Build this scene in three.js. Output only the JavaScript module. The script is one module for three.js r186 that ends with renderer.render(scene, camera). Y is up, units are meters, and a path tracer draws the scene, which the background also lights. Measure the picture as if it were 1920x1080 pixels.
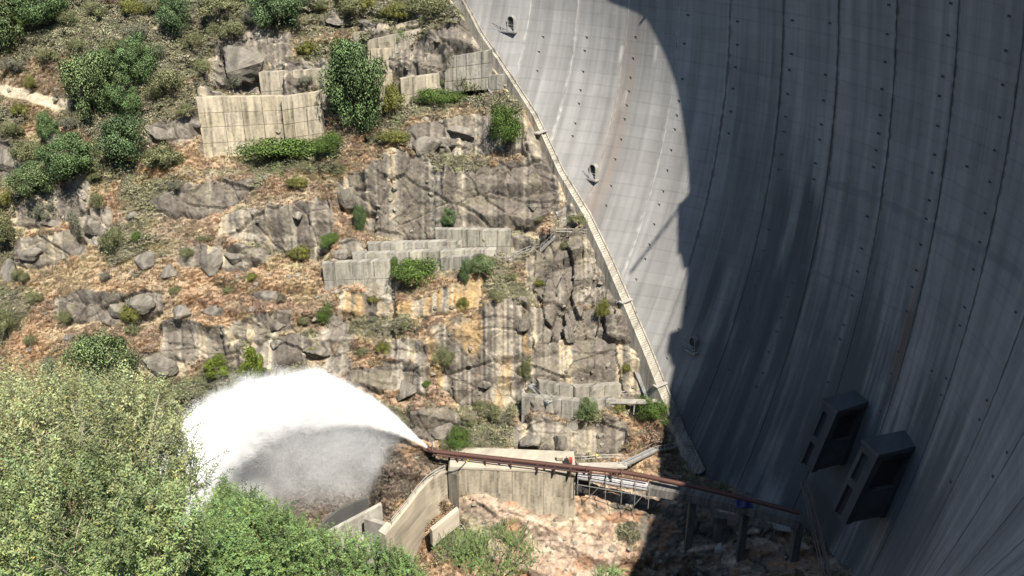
import * as THREE from 'three';
import { mergeGeometries } from 'three/addons/utils/BufferGeometryUtils.js';

// ------------------------------------------------------------------ camera, sky, sun, exposure
const scene = new THREE.Scene();
const F = 1663, PITCH = 0.44664, EYE = 100;
const camera = new THREE.PerspectiveCamera(2 * Math.atan(540 / F) * 180 / Math.PI, 16 / 9, 0.5, 3000);
camera.position.set(0, EYE, 0);
camera.rotation.set(-PITCH, 0, 0);
const renderer = new THREE.WebGLRenderer({ antialias: true });
renderer.toneMapping = THREE.LinearToneMapping;
renderer.toneMappingExposure = 2.6;
renderer.shadowMap.enabled = true;
const SUN_AZ = 0.44624, SUN_EL = 0.94752;
const sunDir = new THREE.Vector3(Math.sin(SUN_AZ) * Math.cos(SUN_EL), Math.sin(SUN_EL), Math.cos(SUN_AZ) * Math.cos(SUN_EL));
{ // clear deep blue sky, paler towards the horizon and round the sun
  const W = 256, H = 128, d = new Float32Array(W * H * 4), LEVEL = 0.46;
  for (let j = 0; j < H; j++) for (let i = 0; i < W; i++) {
    const el = ((j + 0.5) / H - 0.5) * Math.PI, az = ((i + 0.5) / W - 0.5) * 2 * Math.PI, v = new THREE.Vector3(Math.cos(el) * Math.cos(az), Math.sin(el), Math.cos(el) * Math.sin(az));
    const up = Math.max(0, v.y), h = Math.pow(1 - up, 4), cs = Math.max(0, v.dot(sunDir)), g = Math.pow(cs, 6) * 0.25;
    const c = [0.19 + 0.42 * h + g, 0.35 + 0.44 * h + g, 0.64 + 0.3 * h + g], k = (j * W + i) * 4, s = v.y < 0 ? 0.06 : 1;
    d[k] = c[0] * s * LEVEL; d[k + 1] = c[1] * s * LEVEL; d[k + 2] = c[2] * s * LEVEL; d[k + 3] = 1;
  }
  const t = new THREE.DataTexture(d, W, H, THREE.RGBAFormat, THREE.FloatType);
  t.mapping = THREE.EquirectangularReflectionMapping; t.magFilter = THREE.LinearFilter; t.needsUpdate = true;
  scene.background = t; scene.environment = t;
}
const sun = new THREE.DirectionalLight(new THREE.Color(1, 0.93, 0.82), 5);
sun.position.copy(sunDir).multiplyScalar(400).add(new THREE.Vector3(0, 40, -120));
sun.target.position.set(0, 40, -120);
sun.castShadow = true; sun.shadow.radius = 1; sun.shadow.mapSize.set(4096, 4096);
Object.assign(sun.shadow.camera, { left: -160, right: 160, top: 160, bottom: -160, near: 10, far: 900 });
scene.add(sun, sun.target);

// ------------------------------------------------------------------ helpers
const V = (x, y, z) => new THREE.Vector3(x, y, z);
let seed = 12345;
function srand(s) { seed = s >>> 0; }
function rnd() { seed = (seed + 0x6D2B79F5) >>> 0; let t = seed; t = Math.imul(t ^ (t >>> 15), t | 1); t ^= t + Math.imul(t ^ (t >>> 7), t | 61); return ((t ^ (t >>> 14)) >>> 0) / 4294967296; }
const rr = (a, b) => a + (b - a) * rnd();
const gauss = () => (rnd() + rnd() + rnd() + rnd() - 2) * 1.0;
const clamp = (x, a, b) => x < a ? a : x > b ? b : x;
const sstep = (a, b, x) => { const t = clamp((x - a) / (b - a), 0, 1); return t * t * (3 - 2 * t); };
const mix = (a, b, t) => a + (b - a) * t;
const mix3 = (a, b, t) => [mix(a[0], b[0], t), mix(a[1], b[1], t), mix(a[2], b[2], t)];
function hsh(i, j) { let h = Math.imul(i, 374761393) ^ Math.imul(j, 668265263); h = Math.imul(h ^ (h >>> 13), 1274126177); return ((h ^ (h >>> 16)) >>> 0) / 4294967296; }
function vn(x, y) { const i = Math.floor(x), j = Math.floor(y); let u = x - i, v = y - j; u = u * u * (3 - 2 * u); v = v * v * (3 - 2 * v); const a = hsh(i, j), b = hsh(i + 1, j), c = hsh(i, j + 1), d = hsh(i + 1, j + 1); return a + (b - a) * u + (c - a) * v + (a - b - c + d) * u * v; }
function fbm(x, y, o = 4) { let s = 0, a = 0.5, n = 0; for (let k = 0; k < o; k++) { s += a * vn(x, y); n += a; a *= 0.5; x = x * 2.03 + 17.1; y = y * 2.03 + 5.7; } return s / n; }
function worley(x, y) { const i = Math.floor(x), j = Math.floor(y); let d1 = 9, d2 = 9, id = 0; for (let p = -1; p < 2; p++) for (let q = -1; q < 2; q++) { const X = i + p + hsh(i + p, j + q), Y = j + q + hsh(i + p + 91, j + q + 37), d = Math.hypot(x - X, y - Y); if (d < d1) { d2 = d1; d1 = d; id = hsh(i + p + 7, j + q + 3); } else if (d < d2) d2 = d; } return [d1, d2 - d1, id]; }
const used = {};
function numbered(n) { if (used[n] === undefined) { used[n] = 0; return n; } used[n]++; return n + '_' + String(used[n]).padStart(3, '0'); }
function sh(o) { o.castShadow = true; o.receiveShadow = true; return o; }
function tag(o, label, category, group, kind) { o.userData.label = label; if (category) o.userData.category = category; if (group) o.userData.group = group; if (kind) o.userData.kind = kind; return o; }
function thing(name, label, category, p = [0, 0, 0], group) { const g = new THREE.Group(); g.name = numbered(name); g.position.set(...(p.isVector3 ? p.toArray() : p)); scene.add(g); return tag(g, label, category, group); }
function mesh(name, geo, mat, parent) { const m = sh(new THREE.Mesh(geo, mat)); m.name = parent ? name : numbered(name); (parent || scene).add(m); return m; }
function structure(name, geo, mat, label) { const m = mesh(name, geo, mat); m.userData.kind = 'structure'; if (label) m.userData.label = label; return m; }
class MB { // collects faces with a colour each
  constructor() { this.p = []; this.c = []; this.u = []; this.n = null; }
  tri(a, b, c, col = [1, 1, 1], us = 0.08) { for (const q of [a, b, c]) { this.p.push(q.x, q.y, q.z); this.c.push(col[0], col[1], col[2]); this.u.push((q.x + q.z * 0.6) * us, (q.y + q.z * 0.37) * us); } }
  quad(a, b, c, d, col, us) { this.tri(a, b, c, col, us); this.tri(a, c, d, col, us); }
  hexa(b, t, col, us) { // two rings of four corners, bottom and top, anticlockwise seen from above
    this.quad(t[0], t[1], t[2], t[3], col, us); this.quad(b[3], b[2], b[1], b[0], col, us);
    for (let k = 0; k < 4; k++) { const l = (k + 1) % 4; this.quad(b[k], b[l], t[l], t[k], col, us); }
  }
  bar(a, b, w, h, col, upv = V(0, 1, 0)) { const d = b.clone().sub(a).normalize(); let s = d.clone().cross(upv); if (s.lengthSq() < 1e-4) s = d.clone().cross(V(1, 0, 0)); s.normalize(); const u = s.clone().cross(d).normalize(); const c = (o, x, y) => o.clone().addScaledVector(s, x * w / 2).addScaledVector(u, y * h / 2); const r = (o) => [c(o, -1, -1), c(o, 1, -1), c(o, 1, 1), c(o, -1, 1)]; const A = r(a), B = r(b); this.quad(A[0], A[1], B[1], B[0], col); this.quad(A[1], A[2], B[2], B[1], col); this.quad(A[2], A[3], B[3], B[2], col); this.quad(A[3], A[0], B[0], B[3], col); this.quad(A[3], A[2], A[1], A[0], col); this.quad(B[0], B[1], B[2], B[3], col); }
  geo() { const g = new THREE.BufferGeometry(); g.setAttribute('position', new THREE.Float32BufferAttribute(this.p, 3)); g.setAttribute('color', new THREE.Float32BufferAttribute(this.c, 3)); g.setAttribute('uv', new THREE.Float32BufferAttribute(this.u, 2)); if (this.n) g.setAttribute('normal', new THREE.Float32BufferAttribute(this.n, 3)); else g.computeVertexNormals(); return g; }
}
function tube(pts, r, seg, rad = 6) { return new THREE.TubeGeometry(new THREE.CatmullRomCurve3(pts, false, 'catmullrom', 0.3), seg || pts.length * 4, r, rad, false); }

// ------------------------------------------------------------------ where a picture point lies in the world
const SP = Math.sin(PITCH), CP = Math.cos(PITCH), Q2 = Math.SQRT2;
function ray(px, py) { const u = (px - 960) / F, v = -(py - 540) / F; return V(u, -SP + v * CP, -CP - v * SP); }
const O3 = V(0, EYE, 0);
const atT = (px, py, t) => O3.clone().addScaledVector(ray(px, py), t);
function atY(px, py, y) { const d = ray(px, py); return O3.clone().addScaledVector(d, (y - EYE) / d.y); }
function atZ(px, py, z) { const d = ray(px, py); return O3.clone().addScaledVector(d, z / d.z); }
// slope axes: a along the hill, b up it, c out of it
const toW = (a, b, c) => V(a, 15 + (b + c) / Q2, -125 + (c - b) / Q2);
const toABC = (p) => [p.x, ((p.y - 15) - (p.z + 125)) / Q2, ((p.y - 15) + (p.z + 125)) / Q2];
const NRM = V(0, 1 / Q2, 1 / Q2);

// ------------------------------------------------------------------ the dam's downstream face
const DX = -65.5704, DZ = -70.032, DR = 120, CREST = 98;
function damOff(phi, h) { const t = (clamp(phi, -1.12, 0.25) + 0.4) / 0.5; return (-0.31 + 0.14086 * t + 0.15996 * t * t) * h + (3.21442 - 2.62491 * t + 4.07174 * t * t) * 0.001 * h * h; }
const damR = (phi, y) => DR - damOff(phi, Math.max(0, CREST - y));
const damP = (phi, y, out = 0) => { const r = damR(phi, y) - out; return V(DX + r * Math.cos(phi), y, DZ + r * Math.sin(phi)); };
const damN = (phi) => V(-Math.cos(phi), 0, -Math.sin(phi)), damT = (phi) => V(-Math.sin(phi), 0, Math.cos(phi)); // damT runs towards the near bank
function damHit(px, py) { const d = ray(px, py), f = (t) => { const x = d.x * t - DX, z = d.z * t - DZ, y = EYE + d.y * t; return Math.hypot(x, z) - damR(Math.atan2(z, x), y); }; let a = 30, b = 30; for (let t = 31; t < 330; t += 1.5) { if (f(t) >= 0) { b = t; a = t - 1.5; break; } } for (let k = 0; k < 26; k++) { const m = (a + b) / 2; if (f(m) < 0) a = m; else b = m; } const p = atT(px, py, b); return { p, phi: Math.atan2(p.z - DZ, p.x - DX), y: p.y }; }

// ------------------------------------------------------------------ textures (colour, grain, fine relief)
function dataTex(w, h, fn, srgb) { const d = new Uint8Array(w * h * 4); for (let j = 0; j < h; j++) for (let i = 0; i < w; i++) { const c = fn(i, j), k = (j * w + i) * 4; d[k] = clamp(c[0], 0, 1) * 255; d[k + 1] = clamp(c[1], 0, 1) * 255; d[k + 2] = clamp(c[2], 0, 1) * 255; d[k + 3] = 255; } const t = new THREE.DataTexture(d, w, h, THREE.RGBAFormat); t.wrapS = t.wrapT = THREE.RepeatWrapping; t.magFilter = THREE.LinearFilter; t.minFilter = THREE.LinearMipmapLinearFilter; t.generateMipmaps = true; if (srgb) t.colorSpace = THREE.SRGBColorSpace; t.needsUpdate = true; return t; }
function tileNoise(x, y, per) { const i = Math.floor(x), j = Math.floor(y); let u = x - i, v = y - j; u = u * u * (3 - 2 * u); v = v * v * (3 - 2 * v); const m = (n) => ((n % per) + per) % per; const a = hsh(m(i), m(j)), b = hsh(m(i + 1), m(j)), c = hsh(m(i), m(j + 1)), d = hsh(m(i + 1), m(j + 1)); return a + (b - a) * u + (c - a) * v + (a - b - c + d) * u * v; }
const tfbm = (i, j, n, f0, o) => { let s = 0, a = 0.5, w = 0, f = f0; for (let k = 0; k < o; k++) { s += a * tileNoise(i / n * f, j / n * f, f); w += a; a *= 0.62; f *= 2; } return s / w; };
const grainTex = dataTex(512, 512, (i, j) => { const v = 0.62 + 0.6 * (tfbm(i, j, 512, 8, 6) - 0.35); return [v, v * 0.99, v * 0.97]; });
const bumpTex = dataTex(512, 512, (i, j) => { const v = tfbm(i, j, 512, 6, 6); return [v, v, v]; });
const streakTex = dataTex(512, 512, (i, j) => { const s = tileNoise(i / 512 * 32, j / 512 * 2, 32) * 0.45 + tileNoise(i / 512 * 96, j / 512 * 8, 96) * 0.16 + tileNoise(i / 512 * 12, j / 512 * 4, 12) * 0.5; const g = tfbm(i, j, 512, 32, 4); const dr = sstep(.52, .72, tileNoise(i / 512 * 40, j / 512 * 3, 40)) * (.5 + tileNoise(i / 512 * 8, j / 512 * 8, 8)); const v = clamp(0.3 + 0.72 * s + 0.4 * (g - 0.5) - .15 * dr, 0.12, 1); return [v, v * 0.985, v * 0.95]; });

const lin = (r, g, b) => { const f = (c) => { c /= 255; return c <= 0.04045 ? c / 12.92 : ((c + 0.055) / 1.055) ** 2.4; }; return [f(r), f(g), f(b)]; };
const stdMat = (name, c, rough = 0.9, o = {}) => { const m = new THREE.MeshStandardMaterial({ roughness: rough, ...o }); m.name = name; m.color.setRGB(...c); return m; };
const M = {
  rock: stdMat('granite', [1, 1, 1], 0.95, { vertexColors: true, map: grainTex, bumpMap: bumpTex, bumpScale: 0.3 }),
  boulder: stdMat('boulder_granite', [1, 1, 1], 0.95, { vertexColors: true, map: grainTex, bumpMap: bumpTex, bumpScale: 0.12 }),
  concrete: stdMat('weathered_concrete', [1, 1, 1], 0.92, { vertexColors: true, map: streakTex, bumpMap: bumpTex, bumpScale: 0.04 }),
  plain: stdMat('plain_concrete', [1, 1, 1], 0.92, { vertexColors: true, map: grainTex }),
  rust: stdMat('rusty_steel', [0.115, 0.042, 0.028], 0.75, { map: grainTex }),
  steel: stdMat('galvanised_steel', [0.42, 0.41, 0.38], 0.55, { metalness: 0.3 }),
  darkSteel: stdMat('dark_steel', [0.05, 0.05, 0.05], 0.6, { metalness: 0.3 }),
  whitePaint: stdMat('white_sheeting', [0.62, 0.6, 0.62], 0.7, { map: grainTex }),
  bark: stdMat('bark', [0.09, 0.07, 0.05], 0.95, { map: grainTex }),
  leaf: (() => { const m = new THREE.MeshPhysicalMaterial({ vertexColors: true, roughness: 0.75, transmission: 0.3, thickness: 0, side: THREE.DoubleSide }); m.name = 'leaf'; m.specularIntensity = 0.4; return m; })(),
  grass: (() => { const m = new THREE.MeshStandardMaterial({ vertexColors: true, roughness: 0.95, side: THREE.DoubleSide }); m.name = 'dry_grass_blades'; return m; })(),
  water: (() => { const m = new THREE.MeshPhysicalMaterial({ roughness: 1, transmission: 0.45, thickness: 0, side: THREE.DoubleSide }); m.name = 'water_spray'; m.color.setRGB(0.975, 0.98, 0.985); m.specularIntensity = 0.3; return m; })(),
};
const TONE = 0.69; // one scale for all pigments of the place
for (const k in M) if (k !== 'water') M[k].color.multiplyScalar(TONE);

// ------------------------------------------------------------------ the hillside
function table(t, x) { if (x <= t[0][0]) return t[0][1]; for (let k = 1; k < t.length; k++) if (x <= t[k][0]) return mix(t[k - 1][1], t[k][1], (x - t[k - 1][0]) / (t[k][0] - t[k - 1][0])); return t[t.length - 1][1]; }
const AL = [[-25, 54], [-21.6, 49.5], [-17.1, 47], [-12.2, 40.4], [-7.4, 34.8], [0, 31.3], [7.7, 28.1], [14.6, 25.3], [22, 22.1], [30.4, 18.3], [38.1, 14.5], [45.9, 9.8], [56.2, 4.9], [63.8, 0], [72.1, -5.5], [78.1, -8.7], [100, -24]];
const CL = [[-25, 12], [-21.6, 5.3], [-17.1, -0.9], [-12.2, -7.7], [-7.4, -9.9], [0, -8.6], [7.7, -6.7], [14.6, -4.9], [22, -3], [30.4, -0.8], [38.1, 1], [45.9, 2.6], [56.2, 4.9], [63.8, 6.3], [72.1, 7.8], [78.1, 9.3], [100, 14]];
const CG = [[-120, -60], [-34, -7.5], [-13, -2.0], [-6, -0.3], [0, 0], [40, 2.5], [80, 4.5], [300, 0]];
function c0(a, b) {
  let g = table(CG, b);
  g -= 0.0016 * Math.max(0, -a - 45) ** 2 * sstep(-10, 40, b);
  g -= 14 * sstep(-19, -27, a) * sstep(5, -7, b); const al = table(AL, b), w = a >= al ? 1 : Math.exp(-(((al - a) / (b < -5 ? 15 : 22)) ** 2));
  return mix(g, table(CL, b), w);
}
function pxAB(px, py) { const d = ray(px, py); let t = 150; for (let k = 0; k < 14; k++) { const p = atT(px, py, t), q = toABC(p); const e = q[2] - c0(q[0], q[1]); t += e / -(d.dot(NRM)) * 0.9; } const q = toABC(atT(px, py, t)); return [q[0], q[1]]; }
// cliffs: top edge, foot, how far they stand upright, share of dark / pale / cream / ochre stone
const K = { grey: [.56, .42, .02, 0], dark: [.85, .15, 0, 0], pale: [.35, .6, .05, 0], cream: [.3, .4, .3, 0], ochre: [.26, .14, .36, .24], brown: [.68, .3, .02, 0], fins: [.66, .32, .02, 0] };
const WALLS = [];
const CREAM = [.64, .565, .435], WARM = [.6, .54, .44], GREYC = [.5, .475, .42], DKC = [.42, .4, .355];
WALLS.push(
  ['broad cream panelled concrete wall on the left of the big oak, lowest tier', [[383, 272], [540, 258]], [[379, 182], [534, 180]], 4, 4, CREAM, { out: .8 }],
  ['taller cream concrete wall block touching the left side of the big oak', [[541, 256], [612, 244]], [[536, 182], [612, 172]], 3, 4, CREAM, { out: 3 }],
  ['upper cream concrete wall beneath scrub, above the broad panelled wall', [[492, 182], [618, 172]], [[528, 136], [618, 129]], 4, 2, WARM, { out: .4 }],
  ['narrow cream concrete wall just right of the crown of the big oak', [[700, 158], [738, 156]], [[682, 92], [738, 90]], 2, 4, CREAM, { out: .6 }],
  ['long low cream wall sloping up under the topmost handrail', [[664, 80], [786, 48]], [[664, 62], [786, 36]], 5, 1, CREAM, { out: .5 }],
  ['pale lower strip of wall below the sloping topmost wall', [[690, 88], [790, 62]], [[690, 76], [790, 54]], 4, 1, WARM, { out: .9 }],
  ['pinkish grey streaked wall below the dark upper cliff, beside a sloping handrail', [[752, 190], [824, 170]], [[752, 148], [824, 138]], 3, 2, WARM, { out: .6 }],
  ['pale block wall of large ashlars below the topmost rocks near the dam', [[836, 148], [922, 142]], [[834, 108], [922, 94]], 4, 3, GREYC, { out: .5 }],
  ['short weathered wall end beside the dam stair under a handrail corner', [[918, 168], [945, 168]], [[918, 142], [945, 140]], 1, 2, GREYC, { out: .3, cap: 0 }],
  ['grey streaked wall with three dark slots on the middle terrace, top tier', [[818, 466], [958, 462]], [[818, 430], [958, 432]], 5, 2, GREYC, { out: .6 }],
  ['long low pale step of wall below the slotted middle wall', [[690, 470], [866, 466]], [[702, 456], [866, 452]], 5, 1, GREYC, { out: 1.3 }],
  ['lowest long pale step of wall running into the ochre rock', [[662, 488], [930, 480]], [[662, 476], [930, 467]], 8, 1, GREYC, { out: 1.8 }],
  ['wide pale grey wall left of the ivy, with stained right half', [[610, 530], [735, 528]], [[610, 494], [735, 488]], 5, 2, GREYC, { out: 1.2 }],
  ['short pale wall right of the ivy, under the long steps', [[832, 506], [905, 498]], [[832, 484], [905, 480]], 3, 2, GREYC, { out: 1.6 }],
  ['dark grey wall behind the concrete stair on the lower ledge', [[1008, 742], [1072, 746]], [[1008, 716], [1072, 726]], 2, 2, DKC, { out: .4 }],
  ['pale wall on the lower ledge under the brown streaked cliff', [[1074, 748], [1160, 744]], [[1078, 726], [1160, 722]], 3, 1, GREYC, { out: .4 }],
  ['dark streaked wall carrying the lower ledge, left of a round bush', [[978, 772], [1084, 780]], [[976, 742], [1084, 752]], 4, 2, DKC, { out: 1.2 }],
  ['low broken wall between the round bush and the large bright bush', [[1100, 764], [1150, 762]], [[1100, 752], [1150, 750]], 2, 1, GREYC, { out: 1.0 }],
);
const CLIFFS = [...WALLS.map((w) => ['pale', [w[2][0], w[2][1]], [w[1][0], w[1][1]], .98]),
  ['grey', [[690, 340], [705, 315], [735, 300], [800, 306], [838, 336]], [[684, 420], [740, 434], [838, 432]], .8],
  ['brown', [[836, 335], [900, 328], [950, 318], [1000, 308], [1055, 318]], [[836, 428], [930, 432], [1000, 424], [1066, 378]], .75],
  ['grey', [[503, 404], [560, 388], [622, 384]], [[508, 462], [560, 468], [592, 474], [622, 450]], .8],
  ['cream', [[418, 404], [470, 398], [505, 402]], [[422, 446], [470, 452], [508, 466]], .5],
  ['dark', [[286, 372], [330, 350], [400, 337], [470, 334]], [[290, 392], [340, 400], [420, 392], [472, 352]], .7],
  ['dark', [[742, 96], [790, 84], [850, 56], [902, 34]], [[745, 150], [800, 146], [850, 132], [908, 128]], .8],
  ['pale', [[832, 106], [870, 96], [925, 92]], [[832, 140], [870, 146], [930, 146]], .7],
  ['grey', [[395, 130], [420, 96], [480, 64], [530, 78]], [[395, 168], [440, 172], [500, 170], [545, 150]], .8],
  ['ochre', [[806, 624], [840, 606], [880, 598], [930, 586], [970, 578], [992, 600]], [[806, 706], [860, 745], [930, 756], [992, 740]], .85],
  ['ochre', [[640, 546], [700, 552], [760, 566], [800, 560], [850, 540], [905, 528]], [[640, 588], [720, 594], [800, 600], [905, 590]], .7],
  ['cream', [[688, 522], [740, 520]], [[690, 588], [740, 588]], .9],
  ['fins', [[990, 470], [1020, 440], [1070, 430], [1110, 440], [1150, 500]], [[990, 560], [1050, 575], [1100, 570], [1170, 575]], .6],
  ['fins', [[985, 575], [1040, 570], [1100, 575], [1180, 570], [1200, 600]], [[985, 650], [1050, 640], [1120, 630], [1215, 650]], .6],
  ['brown', [[1000, 640], [1060, 632], [1120, 620], [1160, 620], [1222, 640]], [[1000, 716], [1060, 722], [1160, 735], [1248, 738]], .75],
  ['grey', [[310, 612], [350, 604], [400, 618], [440, 622]], [[318, 668], [380, 672], [446, 664]], .8],
  ['grey', [[440, 612], [490, 590], [545, 588]], [[446, 640], [500, 640], [545, 616]], .7],
  ['brown', [[420, 655], [470, 640], [545, 632], [625, 642]], [[420, 692], [480, 700], [560, 680], [625, 660]], .6],
  ['dark', [[655, 696], [700, 688], [760, 682], [800, 690]], [[655, 728], [720, 738], [800, 740]], .7],
  ['dark', [[770, 770], [820, 758], [870, 772]], [[770, 818], [820, 826], [870, 806]], .75],
  ['pale', [[965, 792], [1010, 784], [1060, 790], [1100, 786]], [[965, 850], [1020, 856], [1100, 858]], .7],
  ['grey', [[1105, 790], [1140, 778], [1175, 790]], [[1105, 850], [1140, 858], [1180, 836]], .8],
  ['grey', [[30, 404], [70, 380], [120, 360], [165, 345]], [[30, 430], [80, 425], [130, 410], [170, 400]], .7],
  ['grey', [[25, 460], [60, 445], [110, 438], [150, 432]], [[28, 492], [70, 494], [120, 480], [150, 470]], .7],
  ['pale', [[150, 400], [180, 395], [200, 402]], [[150, 450], [180, 455], [205, 440]], .7],
  ['grey', [[110, 556], [160, 548], [215, 560], [262, 552], [310, 556]], [[112, 596], [170, 604], [230, 606], [310, 590]], .7],
  ['grey', [[255, 668], [300, 660], [340, 676]], [[258, 700], [300, 706], [342, 700]], .6],
  ['dark', [[0, 280], [25, 270], [40, 285]], [[0, 330], [25, 345], [42, 320]], .7],
  ['grey', [[275, 236], [320, 226], [385, 215]], [[280, 262], [330, 262], [385, 240]], .6],
  ['pale', [[985, 262], [1010, 240], [1040, 270]], [[985, 320], [1020, 330], [1066, 330]], .6],
  ['grey', [[770, 250], [830, 232], [900, 222], [980, 232]], [[775, 292], [850, 292], [920, 298], [985, 300]], .6],
  ['pale', [[1040, 345], [1070, 360], [1095, 385]], [[1040, 425], [1075, 428], [1100, 430]], .6],
  ['brown', [[640, 345], [665, 330], [700, 345]], [[632, 384], [660, 392], [690, 396]], .7],
  ['brown', [[945, 446], [975, 440], [1000, 450]], [[945, 488], [975, 486], [1000, 470]], .7],
  ['grey', [[340, 470], [380, 462], [440, 466], [495, 456]], [[345, 500], [390, 506], [440, 504], [495, 490]], .6],
  ['brown', [[640, 455], [668, 440], [690, 470]], [[645, 484], [670, 486], [690, 488]], .5],
  ['grey', [[720, 640], [770, 640], [800, 655]], [[720, 668], [770, 680], [800, 690]], .5],
].map(([k, top, foot, up]) => { const q = (l) => l.map((p) => pxAB(...p)); const T = q(top), B = q(foot); return { k: K[k], T, B, up, a0: Math.min(T[0][0], B[0][0]), a1: Math.max(T[T.length - 1][0], B[B.length - 1][0]), b0: Math.min(...B.map((p) => p[1])), b1: Math.max(...T.map((p) => p[1])), s: rnd() * 99, fin: k === 'fins', flat: up > .95 }; });
// patches of one ground cover each: x, y, half width, half height in the photograph, kind, strength
const G = { dry: [.56, .435, .29], orange: [.56, .39, .245], heath: [.44, .32, .225], red: [.4, .25, .185], olive: [.5, .49, .3], green: [.22, .28, .09], lush: [.24, .32, .13], pink: [.6, .46, .35], sand: [.68, .54, .385], soil: [.2, .175, .14], grey: [.4, .37, .32] };
const PATCH = [
  [560, 20, 120, 60, 'olive', .8], [780, 20, 90, 45, 'olive', .9], [440, 60, 90, 60, 'green', .6], [330, 200, 80, 60, 'olive', .7], [200, 60, 200, 90, 'olive', .8], [110, 150, 120, 30, 'heath', .4], [330, 110, 120, 60, 'olive', .8], [120, 330, 130, 50, 'olive', .7], [60, 290, 70, 50, 'olive', .5], [400, 20, 120, 40, 'olive', .6],
  [545, 285, 90, 40, 'green', 1], [600, 330, 60, 30, 'green', .7], [310, 300, 45, 25, 'green', .7], [400, 320, 60, 14, 'olive', .6], [740, 270, 60, 16, 'green', .8], [840, 185, 60, 20, 'green', .9], [745, 190, 20, 50, 'green', .9], [640, 100, 70, 30, 'olive', .8],
  [1010, 200, 40, 50, 'orange', .9], [860, 215, 70, 20, 'dry', .8], [930, 310, 60, 10, 'dry', .8], [570, 340, 90, 20, 'orange', .5], [350, 440, 120, 40, 'heath', .4], [500, 530, 120, 40, 'orange', .6], [640, 520, 60, 30, 'heath', .6], [560, 600, 100, 30, 'red', .5], [450, 575, 90, 20, 'red', .5], [730, 440, 60, 14, 'red', .5],
  [100, 520, 120, 60, 'orange', .6], [90, 660, 130, 70, 'orange', .7], [20, 590, 50, 60, 'olive', .8], [20, 440, 40, 60, 'olive', .7], [290, 520, 100, 40, 'dry', .6], [250, 460, 60, 30, 'olive', .4], [150, 620, 60, 30, 'dry', .8],
  [380, 745, 120, 40, 'lush', 1], [300, 716, 40, 14, 'lush', .7], [440, 700, 80, 18, 'green', .8], [560, 690, 60, 20, 'olive', .8], [620, 690, 60, 26, 'heath', .5], [730, 650, 90, 30, 'heath', .7], [700, 620, 60, 30, 'olive', .5],
  [860, 500, 90, 30, 'olive', .6], [950, 545, 60, 30, 'olive', .6], [1000, 520, 60, 40, 'heath', .7], [1080, 450, 70, 30, 'heath', .7], [1100, 520, 50, 50, 'heath', .6], [1050, 600, 40, 40, 'heath', .5], [1130, 590, 20, 26, 'green', .8],
  [980, 700, 30, 50, 'olive', .9], [900, 770, 80, 30, 'olive', .7], [870, 820, 50, 40, 'lush', .8], [930, 810, 60, 30, 'olive', .6], [990, 850, 90, 16, 'dry', .8], [1010, 780, 60, 16, 'red', .7], [1200, 800, 60, 36, 'orange', 1], [1230, 820, 30, 40, 'red', .7], [1090, 760, 60, 16, 'heath', .7], [1160, 760, 40, 14, 'olive', .8], [1060, 830, 60, 30, 'heath', .5],
  [720, 900, 70, 60, 'heath', .8], [780, 870, 40, 30, 'red', .5], [620, 900, 200, 90, 'soil', .8], [450, 880, 160, 120, 'soil', .8], [520, 800, 220, 60, 'soil', .6],
  [960, 965, 90, 40, 'pink', 1], [1080, 960, 110, 60, 'sand', 1], [1060, 1040, 130, 50, 'pink', 1], [1000, 930, 100, 25, 'pink', .9], [880, 1000, 50, 50, 'soil', .5], [1150, 930, 60, 20, 'sand', 1], [860, 1010, 50, 40, 'olive', .6], [1250, 980, 80, 90, 'soil', 1], [1400, 1000, 120, 90, 'soil', 1],
].map(([x, y, w, h, k, s]) => { const p = pxAB(x, y); return { a: p[0], b: p[1], ra: w * 0.097, rb: h * 0.092, c: G[k], s, bare: k === 'pink' || k === 'sand' || (k === 'soil' && x > 1200), low: k }; });
const GA0 = -114, GA1 = 58, GB0 = -36, GB1 = 98, GS = 0.17, GNX = Math.round((GA1 - GA0) / GS) + 1, GNY = Math.round((GB1 - GB0) / GS) + 1;
const Hc = new Float32Array(GNX * GNY), Hr = new Float32Array(GNX * GNY), Hcol = new Float32Array(GNX * GNY * 3), Hveg = new Float32Array(GNX * GNY * 3);
const PATH = [[-20, 162], [30, 172], [80, 186], [128, 199]].map((p) => pxAB(...p));
const STONE = { dark: [.18, .155, .13], pale: [.47, .425, .35], cream: [.66, .55, .39], ochre: [.58, .4, .2] };
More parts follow.
